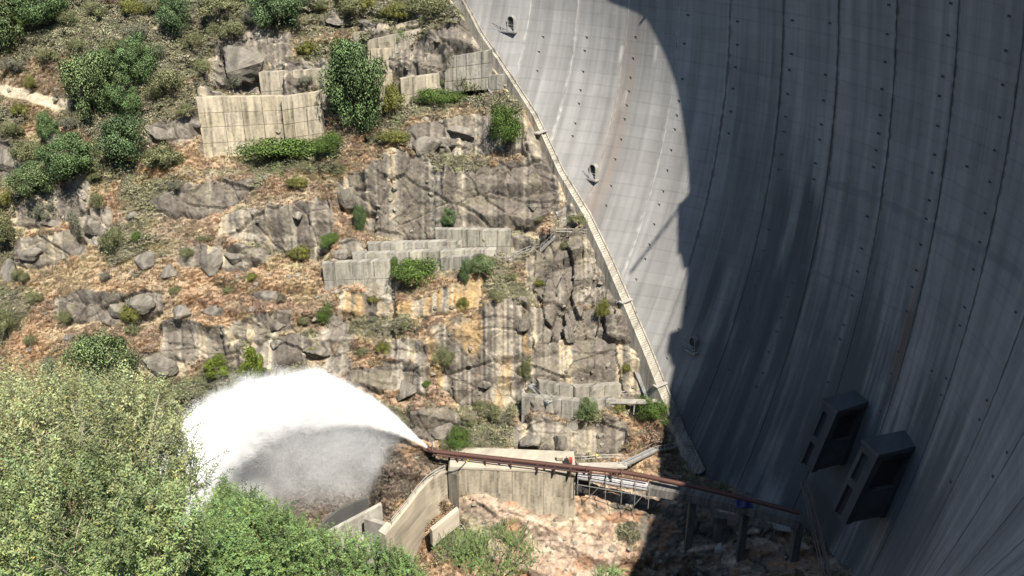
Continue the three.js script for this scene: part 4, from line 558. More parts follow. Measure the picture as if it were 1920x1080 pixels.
const PLANTS = [ // middle x, y, width, height, kind, name, label
  [672, 192, 120, 178, 'oak', 'oak_tree', 'largest dark green oak, standing in front of the cream walls'],
  [520, 30, 92, 96, 'holm', 'evergreen_oak', 'dark evergreen tree at the top edge, left of the small top boulders'],
  [560, 5, 60, 40, 'holm', 'evergreen_oak', 'dark treetop cut by the upper frame, just right of the dark top tree'],
  [332, 46, 62, 74, 'holm', 'evergreen_oak', 'single dark round tree among pale scrub, upper left'],
  [20, 62, 90, 96, 'oak2', 'oak_tree', 'broad dark tree in the upper left corner'],
  [84, 18, 110, 58, 'oak', 'oak_tree', 'dark spreading tree at the top edge, second from the left corner'],
  [48, 46, 44, 48, 'bram', 'young_tree', 'lighter green tree in front of the dark corner trees'],
  [182, 178, 92, 112, 'oak2', 'oak_tree', 'tall mixed green tree at the end of the dirt path'],
  [262, 122, 80, 72, 'oak', 'oak_tree', 'dark green tree above and right of the path end'],
  [196, 130, 60, 50, 'oak', 'oak_tree', 'dark tree behind the tree at the path end'],
  [240, 200, 64, 78, 'oak', 'oak_tree', 'dark narrow tree in the gully, above the rounded gully tree'],
  [236, 286, 88, 98, 'holm', 'oak_tree', 'dense dark rounded tree at the foot of the gully'],
  [138, 306, 98, 74, 'oak', 'oak_tree', 'dark green wide tree left of the rounded gully tree'],
  [66, 344, 86, 52, 'oak2', 'oak_tree', 'lighter green low tree at the left, above the layered outcrop'],
  [96, 250, 40, 48, 'oak', 'oak_tree', 'small dark tree beside the grey broken rocks under the path'],
  [262, 72, 52, 42, 'grey', 'grey_shrub', 'grey leafless looking shrub left of the single dark round tree'],
  [60, 296, 60, 56, 'scrub', 'olive_shrub', 'olive shrub above the light low tree, left'],
  [198, 680, 114, 92, 'oak2', 'round_tree', 'round dark green tree just above the foreground willow'],
  [948, 252, 68, 106, 'bram', 'slender_tree', 'slender light green tree with pale stems close to the dam stair'],
  [540, 290, 176, 64, 'bram', 'bramble_thicket', 'wide bright green bramble mass below the cream walls'],
  [620, 275, 60, 50, 'bram', 'bramble_thicket', 'green bramble mass at the foot of the largest oak, left side'],
  [885, 164, 68, 44, 'scrub', 'olive_shrub', 'domed green bush under the ashlar wall by the dam'],
  [820, 186, 92, 38, 'bram', 'bramble_thicket', 'low bright bramble along the handrail below the pinkish wall'],
  [832, 158, 28, 24, 'oak2', 'round_shrub', 'small round green bush at the handrail below the pinkish wall'],
  [757, 72, 40, 26, 'bram', 'round_shrub', 'green bush on the wall top above the dark upper cliff'],
  [742, 196, 42, 84, 'ygrn', 'creeper', 'yellow green creeper hanging right of the largest oak'],
  [740, 262, 70, 30, 'ygrn', 'creeper', 'yellow green creeper along the ground right of the oak foot'],
  [578, 96, 64, 34, 'ygrn', 'yellow_shrub', 'yellow green shrub between the small pale boulders at the top'],
  [640, 100, 50, 40, 'ygrn', 'yellow_shrub', 'yellow green shrub just above the crown of the largest oak'],
  [468, 122, 40, 60, 'grey', 'grey_shrub', 'grey green shrub on the face of the huge outcrop boulder'],
  [440, 158, 40, 44, 'grey', 'grey_shrub', 'grey shrub above the broad panelled wall'],
  [575, 158, 46, 30, 'grey', 'grey_shrub', 'grey tuft growing on the ledge between the cream walls'],
  [320, 166, 80, 60, 'scrub', 'olive_shrub', 'broad olive shrub left of the cream walls'],
  [310, 300, 74, 52, 'scrub', 'olive_shrub', 'pale green bushy patch right of the gully tree'],
  [382, 132, 44, 38, 'scrub', 'olive_shrub', 'olive shrub left of the huge outcrop boulder'],
  [842, 410, 40, 36, 'oak', 'round_shrub', 'small dark green bush before the large streaked cliff'],
  [676, 413, 28, 52, 'oak', 'ivy', 'dark ivy hanging in the cleft left of the large streaked cliff'],
  [780, 512, 112, 66, 'bram', 'ivy', 'bright ivy covering the middle of the wide grey wall'],
  [735, 500, 34, 40, 'bram', 'ivy', 'ivy edge creeping onto the wide pale wall'],
  [900, 498, 66, 32, 'oak2', 'round_shrub', 'dark green bush beside the zigzag handrail'],
  [872, 512, 22, 44, 'oak', 'round_shrub', 'narrow dark bush right of the ivy covered wall'],
  [620, 455, 44, 42, 'bram', 'climbing_shrub', 'green climber under the small streaked cliff'],
  [565, 478, 50, 34, 'ygrn', 'yellow_shrub', 'yellow green bush below the small streaked cliff'],
  [832, 672, 50, 60, 'scrub', 'olive_shrub', 'bushy olive shrub clinging to the ochre cliff'],
  [478, 688, 46, 76, 'lime', 'lime_green_tree', 'vivid lime green tree above the left of the spray'],
  [408, 690, 50, 38, 'lime', 'lime_green_tree', 'vivid low lime green bush left of the vivid tree'],
  [490, 706, 40, 34, 'oak2', 'round_shrub', 'green bush in the mist at the foot of the vivid lime tree'],
  [1100, 770, 42, 44, 'oak2', 'round_shrub', 'round green bush at the end of the dark streaked wall'],
  [1220, 772, 74, 62, 'bram', 'bright_bush', 'large bright green bush at the shadow edge under the walkway'],
  [1160, 760, 44, 22, 'ygrn', 'yellow_shrub', 'low yellow green shrub left of the large bright bush'],
  [1130, 585, 32, 54, 'ygrn', 'yellow_shrub', 'yellow green shrub in the jagged rock near the dam stair'],
  [1083, 414, 44, 28, 'scrub', 'olive_shrub', 'olive tuft on the ledge beside the dam stair'],
  [930, 555, 50, 24, 'scrub', 'olive_shrub', 'low olive shrub above the ochre cliff'],
  [868, 572, 34, 34, 'ygrn', 'yellow_shrub', 'small yellow shrub between the tan slabs'],
  [614, 592, 34, 44, 'bram', 'climbing_shrub', 'green shrub draped right of the dark sunlit topped block'],
  [570, 604, 24, 26, 'scrub', 'olive_shrub', 'olive tuft left of the dark sunlit topped block'],
  [216, 456, 54, 52, 'scrub', 'olive_shrub', 'olive green shrub left of the dark scrub topped boulder'],
  [258, 446, 22, 24, 'bram', 'round_shrub', 'small green bush above the dark scrub topped boulder'],
  [95, 404, 48, 52, 'grey', 'grey_shrub', 'grey green shrub growing in the layered left outcrop'],
  [150, 436, 26, 78, 'grey', 'grey_shrub', 'tall grey shrub between the upright blocks of the left outcrop'],
  [186, 384, 34, 44, 'scrub', 'olive_shrub', 'green shrub above the layered left outcrop'],
  [18, 448, 50, 90, 'scrub', 'olive_shrub', 'large olive shrub at the left edge beside the outcrop'],
  [15, 610, 56, 56, 'scrub', 'olive_shrub', 'olive shrub at the left edge on the orange grass'],
  [100, 690, 34, 46, 'grey', 'grey_shrub', 'grey green shrub just above the willow tips'],
  [126, 598, 32, 36, 'scrub', 'olive_shrub', 'small olive shrub under the grey ledge on the lower left'],
  [250, 590, 50, 44, 'ygrn', 'yellow_shrub', 'yellow green scrub between the lower left boulders'],
  [385, 448, 36, 14, 'scrub', 'olive_shrub', 'thin scrub above the large angular boulder'],
  [352, 476, 30, 26, 'scrub', 'olive_shrub', 'olive scrub left of the large angular boulder'],
  [560, 346, 50, 26, 'ygrn', 'yellow_shrub', 'yellow green tuft below the bramble mass'],
  [720, 655, 40, 30, 'ygrn', 'yellow_shrub', 'yellow green tuft on the heath above the dark lower rocks'],
  [862, 822, 60, 44, 'bram', 'wet_shrubs', 'lush green growth by the wedge of rock near the nozzle'],
  [800, 720, 20, 16, 'bram', 'round_shrub', 'tiny green bush under the olive shrub of the ochre cliff'],
  [800, 20, 110, 44, 'scrub', 'olive_shrub', 'broad olive scrub at the top edge left of the dam stair'],
  [660, 20, 70, 44, 'scrub', 'olive_shrub', 'olive scrub between the two top boulders'],
  [440, 66, 80, 44, 'scrub', 'olive_shrub', 'olive scrub left of the dark top tree'],
  [420, 20, 100, 50, 'scrub', 'olive_shrub', 'pale olive scrub at the top edge, left of the dark top tree'],
  [745, 30, 60, 40, 'ygrn', 'yellow_shrub', 'yellow scrub above the highest sloping wall'],
  [985, 700, 34, 70, 'scrub', 'olive_shrub', 'olive scrub right of the ochre cliff'],
  [925, 770, 60, 30, 'scrub', 'olive_shrub', 'olive scrub under the ochre cliff'],
  [1010, 412, 20, 16, 'scrub', 'olive_shrub', 'tiny scrub tuft under the brown cliff'],
  [700, 562, 30, 16, 'ygrn', 'yellow_shrub', 'small yellow tuft at the top of the cream seep'],
  [1172, 690, 22, 26, 'ygrn', 'yellow_shrub', 'yellow tuft on the brown cliff near the dam stair'],
];
const isTree = { oak: 1, oak2: 1, holm: 1, lime: 1 };
function plantAt([x, y, w, h, kind, name, label], i) {
  const base = hit(x, y + h * .36), s = scaleAt(base), W = w * s, Hh = h * s * 1.12, t = thing(name, label, isTree[kind] ? 'tree' : 'shrub', base.toArray());
  const g = crowns[kind][i % crowns[kind].length], c = mesh(isTree[kind] ? 'crown' : 'foliage', g, M.leaf, t), d = Math.min(W, Hh * 1.4) * .5;
  c.scale.set(W * .52, Hh * .6, d * (isTree[kind] ? 1 : .8)); c.position.set(0, Hh * .46, isTree[kind] ? .3 : .2); c.rotation.y = Math.abs(W * .52 - d) < .15 * W ? i * 2.4 : (i % 2) * Math.PI;
  const tr = mesh(isTree[kind] ? 'trunk' : 'stem', isTree[kind] ? trunk : stem, M.bark, t); const ts = Math.min(W, Hh); tr.scale.set(ts * .5, Hh * .5, ts * .5); tr.position.set(0, -.4, 0);
}
const SHRUB_LABELS = `small olive shrub below the dark spreading tree at the top edge
small olive shrub midway between the corner trees and the single dark round tree
grey tinged shrub below left of the single dark round tree
small olive shrub right of the single dark round tree
yellow green shrub at the top edge left of the single dark round tree
small olive shrub at the top edge, beside the dark spreading tree
small olive shrub between the single dark round tree and the dark top tree
grey tinged shrub at the left frame edge, under the corner trees
small olive shrub on the pale grass above the middle of the dirt path
yellow green shrub below the left end of the dirt path
small olive shrub below the right end of the dirt path
small olive shrub at the left frame edge above the dark rock face
grey tinged shrub below the tree at the path end
small olive shrub on the heath above the path, right of the lighter green tree
yellow green shrub beside the upper edge of the dirt path
small olive shrub in the gully, between the narrow and the rounded gully trees
small olive shrub directly above the single dark round tree
grey tinged shrub left of the dark top tree
small olive shrub above the long pale boulder at the top
yellow green shrub right of the grey top boulder
small olive shrub touching the upper left corner of the broad panelled wall
small olive shrub right of the narrow gully tree
grey tinged shrub under the pale green bushy patch
small olive shrub below the wide dark green tree
yellow green shrub at the left frame edge, above the layered outcrop
small olive shrub on the orange grass above the grey ledge, far left
small olive shrub under the pale rock at the left edge
grey tinged shrub above the grey boulder of the broken ledge
small olive shrub above the pale rounded boulder
yellow green shrub above the brown flat boulder
small olive shrub under the dark angular boulder on the lower left
small olive shrub low on the orange grass near the willow tips
grey tinged shrub right of the brown flat boulder
small olive shrub above the flat cracked grey boulder
yellow green shrub beside the grey rock rising above the spray
small olive shrub above the dark lower rocks, left of the yellow green tuft
small olive shrub left of the top of the ochre cliff
grey tinged shrub below the small yellow tuft of the cream seep
small olive shrub on the jagged spur below the zigzag handrail
yellow green shrub on the jagged spur, right of the zigzag path
small olive shrub left of the dam stair below the rock stair
grey tinged shrub at the foot of the ochre cliff
small olive shrub above the rusty pipe, left of the dark streaked wall
small olive shrub above the wedge of rock near the nozzle, right of the jet`.split('\n');
const SLOPE_SHRUBS = [[130, 40, 40, 34], [212, 92, 44, 36], [298, 104, 40, 34], [366, 84, 46, 38], [252, 22, 50, 36], [182, 26, 44, 34], [404, 62, 40, 30], [26, 132, 46, 36], [92, 112, 44, 34], [42, 212, 36, 30], [86, 226, 40, 32], [26, 250, 44, 36], [132, 236, 34, 28], [150, 90, 38, 30], [60, 160, 34, 26], [232, 150, 30, 26], [300, 20, 44, 36], [470, 40, 40, 34], [600, 14, 40, 30], [690, 14, 44, 30], [350, 210, 36, 28], [290, 180, 34, 30], [330, 350, 30, 20], [180, 330, 36, 30], [20, 380, 40, 34], [70, 560, 30, 26], [40, 520, 34, 28], [200, 520, 28, 20], [330, 545, 26, 20], [470, 520, 30, 20], [250, 620, 30, 24], [60, 640, 30, 26], [530, 560, 26, 20], [430, 545, 26, 18], [590, 660, 34, 22], [680, 660, 34, 22], [760, 610, 30, 20], [700, 600, 26, 18], [960, 520, 28, 20], [1010, 530, 26, 20], [1060, 460, 26, 18], [900, 760, 34, 24], [950, 790, 34, 24], [880, 790, 30, 22]];
function makePlants() { PLANTS.forEach(plantAt); SLOPE_SHRUBS.forEach(([x, y, w, h], i) => { plantAt([x, y, w, h, ['scrub', 'scrub', 'grey', 'scrub', 'ygrn'][i % 5], 'slope_shrub', SHRUB_LABELS[i]], i); scene.children[scene.children.length - 1].userData.group = 'small shrubs dotted over the slope'; }); }
// ------------------------------------------------------------------ ground cover
function tuftGeo(s, n, h, spread, lean) { srand(s); const P = [], C = [], N = []; for (let i = 0; i < n; i++) { const an = rr(0, 6.28), r = spread * Math.sqrt(rnd()), x = Math.cos(an) * r, z = Math.sin(an) * r, H = h * rr(.5, 1.1), dx = Math.cos(an) * lean * rr(.2, 1.2), dz = Math.sin(an) * lean * rr(.2, 1.2), w = .02 * rr(.6, 1.6), px = -Math.sin(an + rr(-1, 1)) * w, pz = Math.cos(an + rr(-1, 1)) * w, tone = rr(.7, 1.25); P.push(x - px, -.05, z - pz, x + px, -.05, z + pz, x + dx, H, z + dz); const nn = V(dx * .6, .7, dz * .6 + .25).normalize(); for (let k = 0; k < 3; k++) { C.push(tone * (k === 2 ? 1.1 : .92), tone * (k === 2 ? 1.1 : .92), tone * (k === 2 ? 1.1 : .92)); N.push(nn.x, nn.y, nn.z); } } const g = new THREE.BufferGeometry(); g.setAttribute('position', new THREE.Float32BufferAttribute(P, 3)); g.setAttribute('color', new THREE.Float32BufferAttribute(C, 3)); g.setAttribute('normal', new THREE.Float32BufferAttribute(N, 3)); return g; }
function bushGeo(s, n) { const g = crownGeo(s, 14, n, .13, [.85, .85, .85], { dome: 1, squash: .6 }); { const a = g.attributes.normal; for (let i = 0; i < a.count; i++) { const v = V(a.getX(i), a.getY(i) * .7 + .7, a.getZ(i) + .25).normalize(); a.setXYZ(i, v.x, v.y, v.z); } } g.translate(0, .22, 0); return g; }
function scatter(name, label, geo, mat, N, s, dens, size, tint) {
  srand(s); const im = new THREE.InstancedMesh(geo, mat, N), m4 = new THREE.Matrix4(), q = new THREE.Quaternion(), e = new THREE.Euler(), col = new THREE.Color(); let n = 0;
  for (let k = 0; k < N * 12 && n < N; k++) { const a = rr(-106, 54), b = rr(-30, 96); const rk = gridAt(Hr, a, b); if (rnd() < rk * 1.25 + (rk > .5 ? .2 : 0)) continue; const i = Math.round((a - GA0) / GS), j = Math.round((b - GB0) / GS), o = (j * GNX + i) * 3; if (!(rnd() < dens(a, b, o))) continue; const al = table(AL, b); if (a > al - 3.5 && b > -8) continue;
    const sz = size(); e.set(rr(-.15, .35), rr(0, 6.28), rr(-.2, .2)); q.setFromEuler(e); m4.compose(hillPoint(a, b), q, V(sz * rr(.8, 1.3), sz * rr(.7, 1.25), sz * rr(.8, 1.3))); im.setMatrixAt(n, m4); const c = tint(o, a, b), w = name === 'low_scrub' ? rr(.42, 1.2) : rr(.7, 1.3); col.setRGB(c[0] * w, c[1] * w * rr(.94, 1.06), c[2] * w); im.setColorAt(n, col); n++; }
  im.count = n; im.name = name; sh(im); scene.add(im); tag(im, label, null, null, 'stuff'); return im;
}
function makeCover() {
  const veg = (o) => [Hveg[o], Hveg[o + 1], Hveg[o + 2]];
  const greenish = (o) => Hveg[o + 1] / (Hveg[o] + 1e-4);
  scatter('dry_grass', 'dry straw coloured grass covering the slope', tuftGeo(1, 60, .42, .42, .22), M.grass, 110000, 301, (a, b, o) => greenish(o) < .95 ? 1 : .25, () => rr(.5, 1.15), (o) => veg(o));
  scatter('heath', 'low brown heath and bracken over the slope', bushGeo(7, 260), M.grass, 15000, 302, (a, b, o) => sstep(.45, .6, fbm(a * .17, b * .2 + 50, 3)) + .1, () => rr(.25, .8) * (rnd() < .15 ? 1.5 : 1), (o) => mix3(veg(o), [.36, .26, .2], rnd() * .7));
  scatter('low_scrub', 'low olive green scrub over the slope', bushGeo(9, 300), M.grass, 21000, 303, (a, b, o) => greenish(o) > .9 ? 1 : .1 * sstep(.5, .65, fbm(a * .12 + 9, b * .15 + 20, 3)), () => rr(.35, 1.0) * (rnd() < .2 ? 1.6 : 1), (o) => mix3(veg(o), rnd() < .5 ? [.52, .53, .3] : [.56, .52, .38], rnd()));
}

// ------------------------------------------------------------------ outlet works: pipes, channel walls
function poly3(pts, y) { return pts.map(([x, yy]) => atY(x, yy, y)); }
function extrudeWall(m, top, drop, thick, side, col) { // upright wall under a line of points; side = +1 thickens to the left of the walk
  const n = top.length, off = top.map((p, k) => { const a = top[Math.max(0, k - 1)], b = top[Math.min(n - 1, k + 1)], d = b.clone().sub(a).setY(0).normalize(); return V(d.z * side, 0, -d.x * side).multiplyScalar(thick).add(p); });
  for (let k = 0; k < n - 1; k++) { const A = top[k], B = top[k + 1], C = off[k], D = off[k + 1], dn = (p, q) => V(p.x, q, p.z), ya = drop(k), yb = drop(k + 1); m.quad(A, B, D, C, col.map((c) => c * 1.08)); m.quad(dn(A, ya), dn(B, yb), B, A, col); m.quad(C, D, dn(D, yb), dn(C, ya), col); if (k === 0) m.quad(dn(A, ya), A, C, dn(C, ya), col); if (k === n - 2) m.quad(B, dn(B, yb), dn(D, yb), D, col); }
}
function makeOutlet() {
  const CC = [.5, .44, .345], CL2 = [.58, .52, .42];
  // wall that carries the pipes
  { const w = thing('pipe_wall', 'long concrete wall with a pale flat top carrying the rusty pipes', 'wall'); const A = atY(843, 874, 11), B = atY(1080, 884, 11), n = 4;
    const d = B.clone().sub(A), f = V(0, 0, 1);
    for (let k = 0; k < n; k++) { const P = A.clone().addScaledVector(d, k / n), Q = A.clone().addScaledVector(d, (k + 1) / n - .002), m = new MB(), t = [.95, 1.04, .98, 1.02][k], c = CC.map((x) => x * t); const q = (p, y, z) => V(p.x, y, p.z + z); m.hexa([q(P, 1, .25), q(Q, 1, .25), q(Q, 1, -1.6), q(P, 1, -1.6)], [q(P, 10.85, 0), q(Q, 10.85, 0), q(Q, 10.85, -1.6), q(P, 10.85, -1.6)], c); mesh('wall_bay', m.geo(), M.concrete, w); }
    const m = new MB(), q = (p, y, z) => V(p.x, y, p.z + z); m.hexa([q(A, 10.6, .12), q(B, 10.6, .12), q(B, 10.6, -5.4), q(A, 10.6, -5.4)], [q(A, 11.02, .12), q(B, 11.02, .12), q(B, 11.02, -5.4), q(A, 11.02, -5.4)], CL2); mesh('deck', m.geo(), M.plain, w); }
  // rusty pipes
  { const t = thing('rusty_pipeline', 'long rust brown steel pipe running from the jet nozzle to the dam', 'pipe'); const L = [[812, 846], [900, 856], [1000, 867], [1080, 876], [1140, 882], [1180, 887], [1215, 894], [1300, 912], [1400, 936], [1500, 962]].map((p, k) => atY(...p, 12.3)); mesh('pipe', tube(L, .36, 60, 10), M.rust, t);
    const L2 = [[814, 853], [900, 863], [1000, 875], [1080, 884], [1140, 890], [1215, 903]].map((p) => atY(...p, 11.9)); const p2 = mesh('lower_pipe', tube(L2, .13, 40, 7), M.rust, t);
    const g = new THREE.BoxGeometry(.22, 1.4, .9), fl = new THREE.CylinderGeometry(.48, .48, .16, 14).rotateZ(Math.PI / 2); for (const x of [858, 910, 958, 1008, 1040, 1070, 1108, 1146]) { const y = 846 + (x - 812) * .118, p = atY(x, y, 12.3), s = mesh('saddle', g, M.rust, t); s.position.copy(p).add(V(0, -.75, .1)); }
    for (const x of [870, 940, 1025, 1100, 1165]) { const y = 846 + (x - 812) * .118, s = mesh('flange', fl, M.rust, t); s.position.copy(atY(x, y, 12.3)); s.rotation.y = -.1; } }
  // jet valve
  { const p = atY(806, 842, 12.3), t = thing('jet_valve', 'steel outlet valve at the left end of the rusty pipe, throwing the jet', 'valve', p.toArray()); const dir = V(-.79, .6, .12).normalize(), q = new THREE.Quaternion().setFromUnitVectors(up, dir); const b = mesh('valve_body', new THREE.LatheGeometry([[.001, -1.5], [.42, -1.5], [.45, -.9], [.62, -.8], [.62, -.6], [.5, -.5], [.42, .1], [.36, .5], [.34, .55], [.001, .5]].map((p) => new THREE.Vector2(...p)), 18), M.rust, t); b.quaternion.copy(q); const f = new MB(); f.bar(V(.5, -1.2, .4), V(.4, 1.2, .5), .12, .12, [.3, .3, .28]); f.bar(V(.5, -1.2, -.5), V(.4, 1.2, -.4), .12, .12, [.3, .3, .28]); f.bar(V(.4, 1.1, .6), V(.4, 1.1, -.6), .1, .1, [.3, .3, .28]); mesh('gantry', f.geo(), M.plain, t); }
  // curved training wall
  { const t = thing('training_wall', 'curved concrete wall with handrail sweeping down towards the bright bushes', 'wall'); const top = [[838, 884, 10.6], [820, 893, 10.3], [802, 906, 9.8], [785, 925, 9.1], [768, 948, 8.2], [752, 968, 7.4], [738, 985, 6.8]].map((p) => atY(...p)); const m = new MB(); extrudeWall(m, top, (k) => -4, .9, -1, CC); mesh('wall_body', m.geo(), M.concrete, t);
    const e = top[6], e2 = atY(722, 1003, 6.2), m2 = new MB(); extrudeWall(m2, [e, e2], () => -6, 1.5, -1, CC.map((c) => c * 1.1)); mesh('end_block', m2.geo(), M.plain, t);
    const m3 = new MB(), b1 = atY(856, 950, 5.2), b2 = atY(806, 990, 4.2), s = V(.45, 0, .7); m3.hexa([b1.clone().setY(2), b2.clone().setY(1), b2.clone().add(s).setY(1), b1.clone().add(s).setY(2)].reverse(), [b1, b2, b2.clone().add(s), b1.clone().add(s)].reverse(), CL2); mesh('footing_ledge', m3.geo(), M.plain, t);
    const m4 = new MB(), j = atY(840, 884, 10.8), j2 = atY(858, 892, 10.8); m4.hexa([V(j.x, 1, j.z), V(j2.x, 1, j2.z), V(j2.x, 1, j2.z - 3), V(j.x, 1, j.z - 3)], [j, j2, V(j2.x, 10.8, j2.z - 3), V(j.x, 10.8, j.z - 3)], [.3, .27, .22]); mesh('return_wall', m4.geo(), M.concrete, t);
    railing('double handrail following the curved wall beside the spray', top.map((p) => p.clone().add(V(-.3, 0, -.2))), { step: 2.2, h: 1.1 }); }
  // chute lip
  { const t = thing('chute_structure', 'grey concrete chute with a dark curved lip at the foot of the spray', 'spillway'); const lip = [[596, 996, 2.2], [612, 975, 2.6], [635, 957, 3.2], [662, 944, 3.7], [690, 935, 4.2]].map((p) => atY(...p)); const m = new MB(); extrudeWall(m, lip, (k) => -6, .5, 1, [.1, .1, .095]); mesh('curved_lip', m.geo(), M.plain, t);
    const m2 = new MB(), a = atY(612, 1001, 1.0), b = atY(716, 946, 3.4); extrudeWall(m2, [a, b], (k) => -9, .7, 1, [.46, .44, .39]); mesh('side_wall', m2.geo(), M.concrete, t);
    const m3 = new MB(), f = [[650, 1030, -2.2], [694, 990, -.6], [742, 1000, -.6], [735, 1050, -2.6]].map((p) => atY(...p)); m3.quad(...f.slice().reverse(), [.46, .43, .38]); m3.hexa(f.map((p) => p.clone().add(V(0, -2, 0))).reverse(), f.map((p) => p.clone().add(V(0, -.02, 0))).reverse(), [.46, .43, .38]); mesh('floor_slab', m3.geo(), M.plain, t);
    const m4 = new MB(), c = atY(688, 968, 3.2), d = atY(742, 984, 4.4); extrudeWall(m4, [c, d], () => -4, .8, -1, [.45, .42, .36]); mesh('cross_wall', m4.geo(), M.plain, t);
    const m5 = new MB(), g1 = atY(748, 965, 6.6), g2 = atY(722, 1000, 6.3), g3 = atY(702, 1020, .2); const hose = mesh('drain_pipe', tube([g1, g2, g3], .1, 16, 6), M.steel, t); }
  // white lined conduit with scaffold
  { const t = thing('conduit', 'white sheeted conduit hung in scaffolding under the rusty pipe', 'conduit'); const y = 10.4, P = [1083, 1105, 1135, 1165, 1190, 1216].map((x) => atY(x, 891 + (x - 1083) * .17, y)); 
    for (let k = 0; k < 5; k++) { const g = tube([P[k].clone().lerp(P[k + 1], .04), P[k + 1].clone().lerp(P[k], .04)], .72, 3, 12); mesh('conduit_section', g, M.whitePaint, t); }
    const f = new MB(), c = [.32, .31, .29]; for (let k = 0; k < 6; k++) { const p = P[k]; for (const z of [1.0, -1.0]) { const m = new MB(); m.bar(p.clone().add(V(0, -3.4, z)), p.clone().add(V(0, 1.6, z)), .09, .09, c); mesh('scaffold_pole', m.geo(), M.plain, t); } const m = new MB(); m.bar(p.clone().add(V(0, -1.1, 1.1)), p.clone().add(V(0, -1.1, -1.1)), .09, .09, c); mesh('scaffold_tube', m.geo(), M.plain, t); } for (const yy of [-1.1, .9]) for (let k = 0; k < 5; k++) { const m = new MB(); m.bar(P[k].clone().add(V(0, yy, 1)), P[k + 1].clone().add(V(0, yy, 1)), .09, .09, c); mesh('scaffold_tube', m.geo(), M.plain, t); } for (const k of [1, 4]) { const m = new MB(); m.bar(P[k].clone().add(V(0, -3.2, 1.05)), P[k + 1].clone().add(V(0, .8, 1.05)), .08, .08, c); mesh('brace', m.geo(), M.plain, t); }
    const m = new MB(), a = atY(1080, 884, 11), q = (x, yy, z) => V(x, yy, z); m.hexa([q(a.x + .1, 6.4, a.z - .2), q(a.x + 2.2, 6.4, a.z - .2), q(a.x + 2.2, 6.4, a.z - 2), q(a.x + .1, 6.4, a.z - 2)], [q(a.x + .1, 10.9, a.z - .2), q(a.x + 2.2, 10.9, a.z - .2), q(a.x + 2.2, 10.9, a.z - 2), q(a.x + .1, 10.9, a.z - 2)], [.06, .058, .055]); mesh('support_frame', m.geo(), M.plain, t); }
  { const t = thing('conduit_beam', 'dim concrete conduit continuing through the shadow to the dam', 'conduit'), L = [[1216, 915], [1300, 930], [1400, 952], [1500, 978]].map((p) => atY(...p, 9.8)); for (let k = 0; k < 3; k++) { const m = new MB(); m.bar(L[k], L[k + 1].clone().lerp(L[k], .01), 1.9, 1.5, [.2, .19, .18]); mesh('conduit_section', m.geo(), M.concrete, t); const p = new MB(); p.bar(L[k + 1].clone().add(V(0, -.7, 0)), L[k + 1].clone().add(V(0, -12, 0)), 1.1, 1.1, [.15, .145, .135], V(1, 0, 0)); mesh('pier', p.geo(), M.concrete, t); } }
  // things on the path behind the pipe
  { const p = atY(1066, 872, 11.3), t = thing('pump_unit', 'small red and black pump set standing behind the rusty pipe', 'pump', p.toArray()); t.scale.setScalar(.75); const m = new MB(); m.hexa([V(.1, 0, -.5), V(.9, 0, -.5), V(.9, 0, -1.2), V(.1, 0, -1.2)], [V(.15, 1.35, -.55), V(.85, 1.25, -.55), V(.85, 1.25, -1.15), V(.15, 1.35, -1.15)], [.55, .07, .05]); mesh('red_housing', m.geo(), M.plain, t); const e = new MB(); e.hexa([V(-1, 0, -.5), V(.05, 0, -.5), V(.05, 0, -1.2), V(-1, 0, -1.2)], [V(-.9, .95, -.55), V(0, 1.1, -.55), V(0, 1.1, -1.15), V(-.9, .95, -1.15)], [.02, .02, .022]); mesh('engine', e.geo(), M.plain, t); const f = mesh('exhaust', new THREE.CylinderGeometry(.07, .07, .8, 8), M.darkSteel, t); f.position.set(-.5, 1.3, -.9); for (const x of [-.6, .5]) { const w = mesh('wheel', new THREE.CylinderGeometry(.28, .28, .14, 12).rotateX(Math.PI / 2), M.darkSteel, t); w.position.set(x, .1, -.42); } }
  { const p = atY(1050, 866, 11.3), t = thing('equipment_box', 'small cream equipment box left of the red pump', 'box', p.toArray()); const m = new MB(); m.hexa([V(-.5, 0, -.4), V(.5, 0, -.4), V(.5, 0, -1), V(-.5, 0, -1)], [V(-.5, .55, -.4), V(.5, .55, -.4), V(.5, .55, -1), V(-.5, .55, -1)], [.62, .55, .42]); mesh('case', m.geo(), M.plain, t); const l = new MB(); l.hexa([V(-.54, .56, -.36), V(.54, .56, -.36), V(.54, .56, -1.04), V(-.54, .56, -1.04)], [V(-.5, .64, -.4), V(.5, .64, -.4), V(.5, .64, -1), V(-.5, .64, -1)], [.66, .6, .48]); mesh('lid', l.geo(), M.plain, t); }
  { const p = atY(1118, 866, 11.3), t = thing('marker_post', 'thin post with a yellow head behind the rail near the pump', 'post', p.toArray()); const a = mesh('post', new THREE.CylinderGeometry(.05, .05, 1.2, 8), M.steel, t); a.position.set(0, .6, 0); const h = mesh('yellow_head', new THREE.SphereGeometry(.2, 12, 8), stdMat('yellow_plastic', [.6, .55, .06], .6), t); h.position.set(0, 1.3, 0); }
  railing('thin handrail behind the rusty pipe beside the red pump', [[1090, 866], [1130, 862], [1168, 862]].map((p) => atY(...p, 11.4)), { step: 2.5, h: 1 });
  { const t = thing('pathway', 'pale narrow path slab behind the rusty pipe', 'path'), m = new MB(), a = atY(1085, 874, 11.2), b = atY(1175, 872, 11.2); m.bar(a, b, 1.4, .25, [.5, .46, .4]); mesh('slab', m.geo(), M.plain, t); }
  { const A = atY(1166, 872, 11.3), B = hit(1228, 842).add(V(0, .4, .6)), Cc = hit(1292, 832).add(V(0, .6, .8)); stairs('curved footbridge stair with white treads entering the shadow', A, B, 1.1, 15); stairs('dim upper part of the footbridge stair inside the shadow', B, Cc, 1.1, 10); }
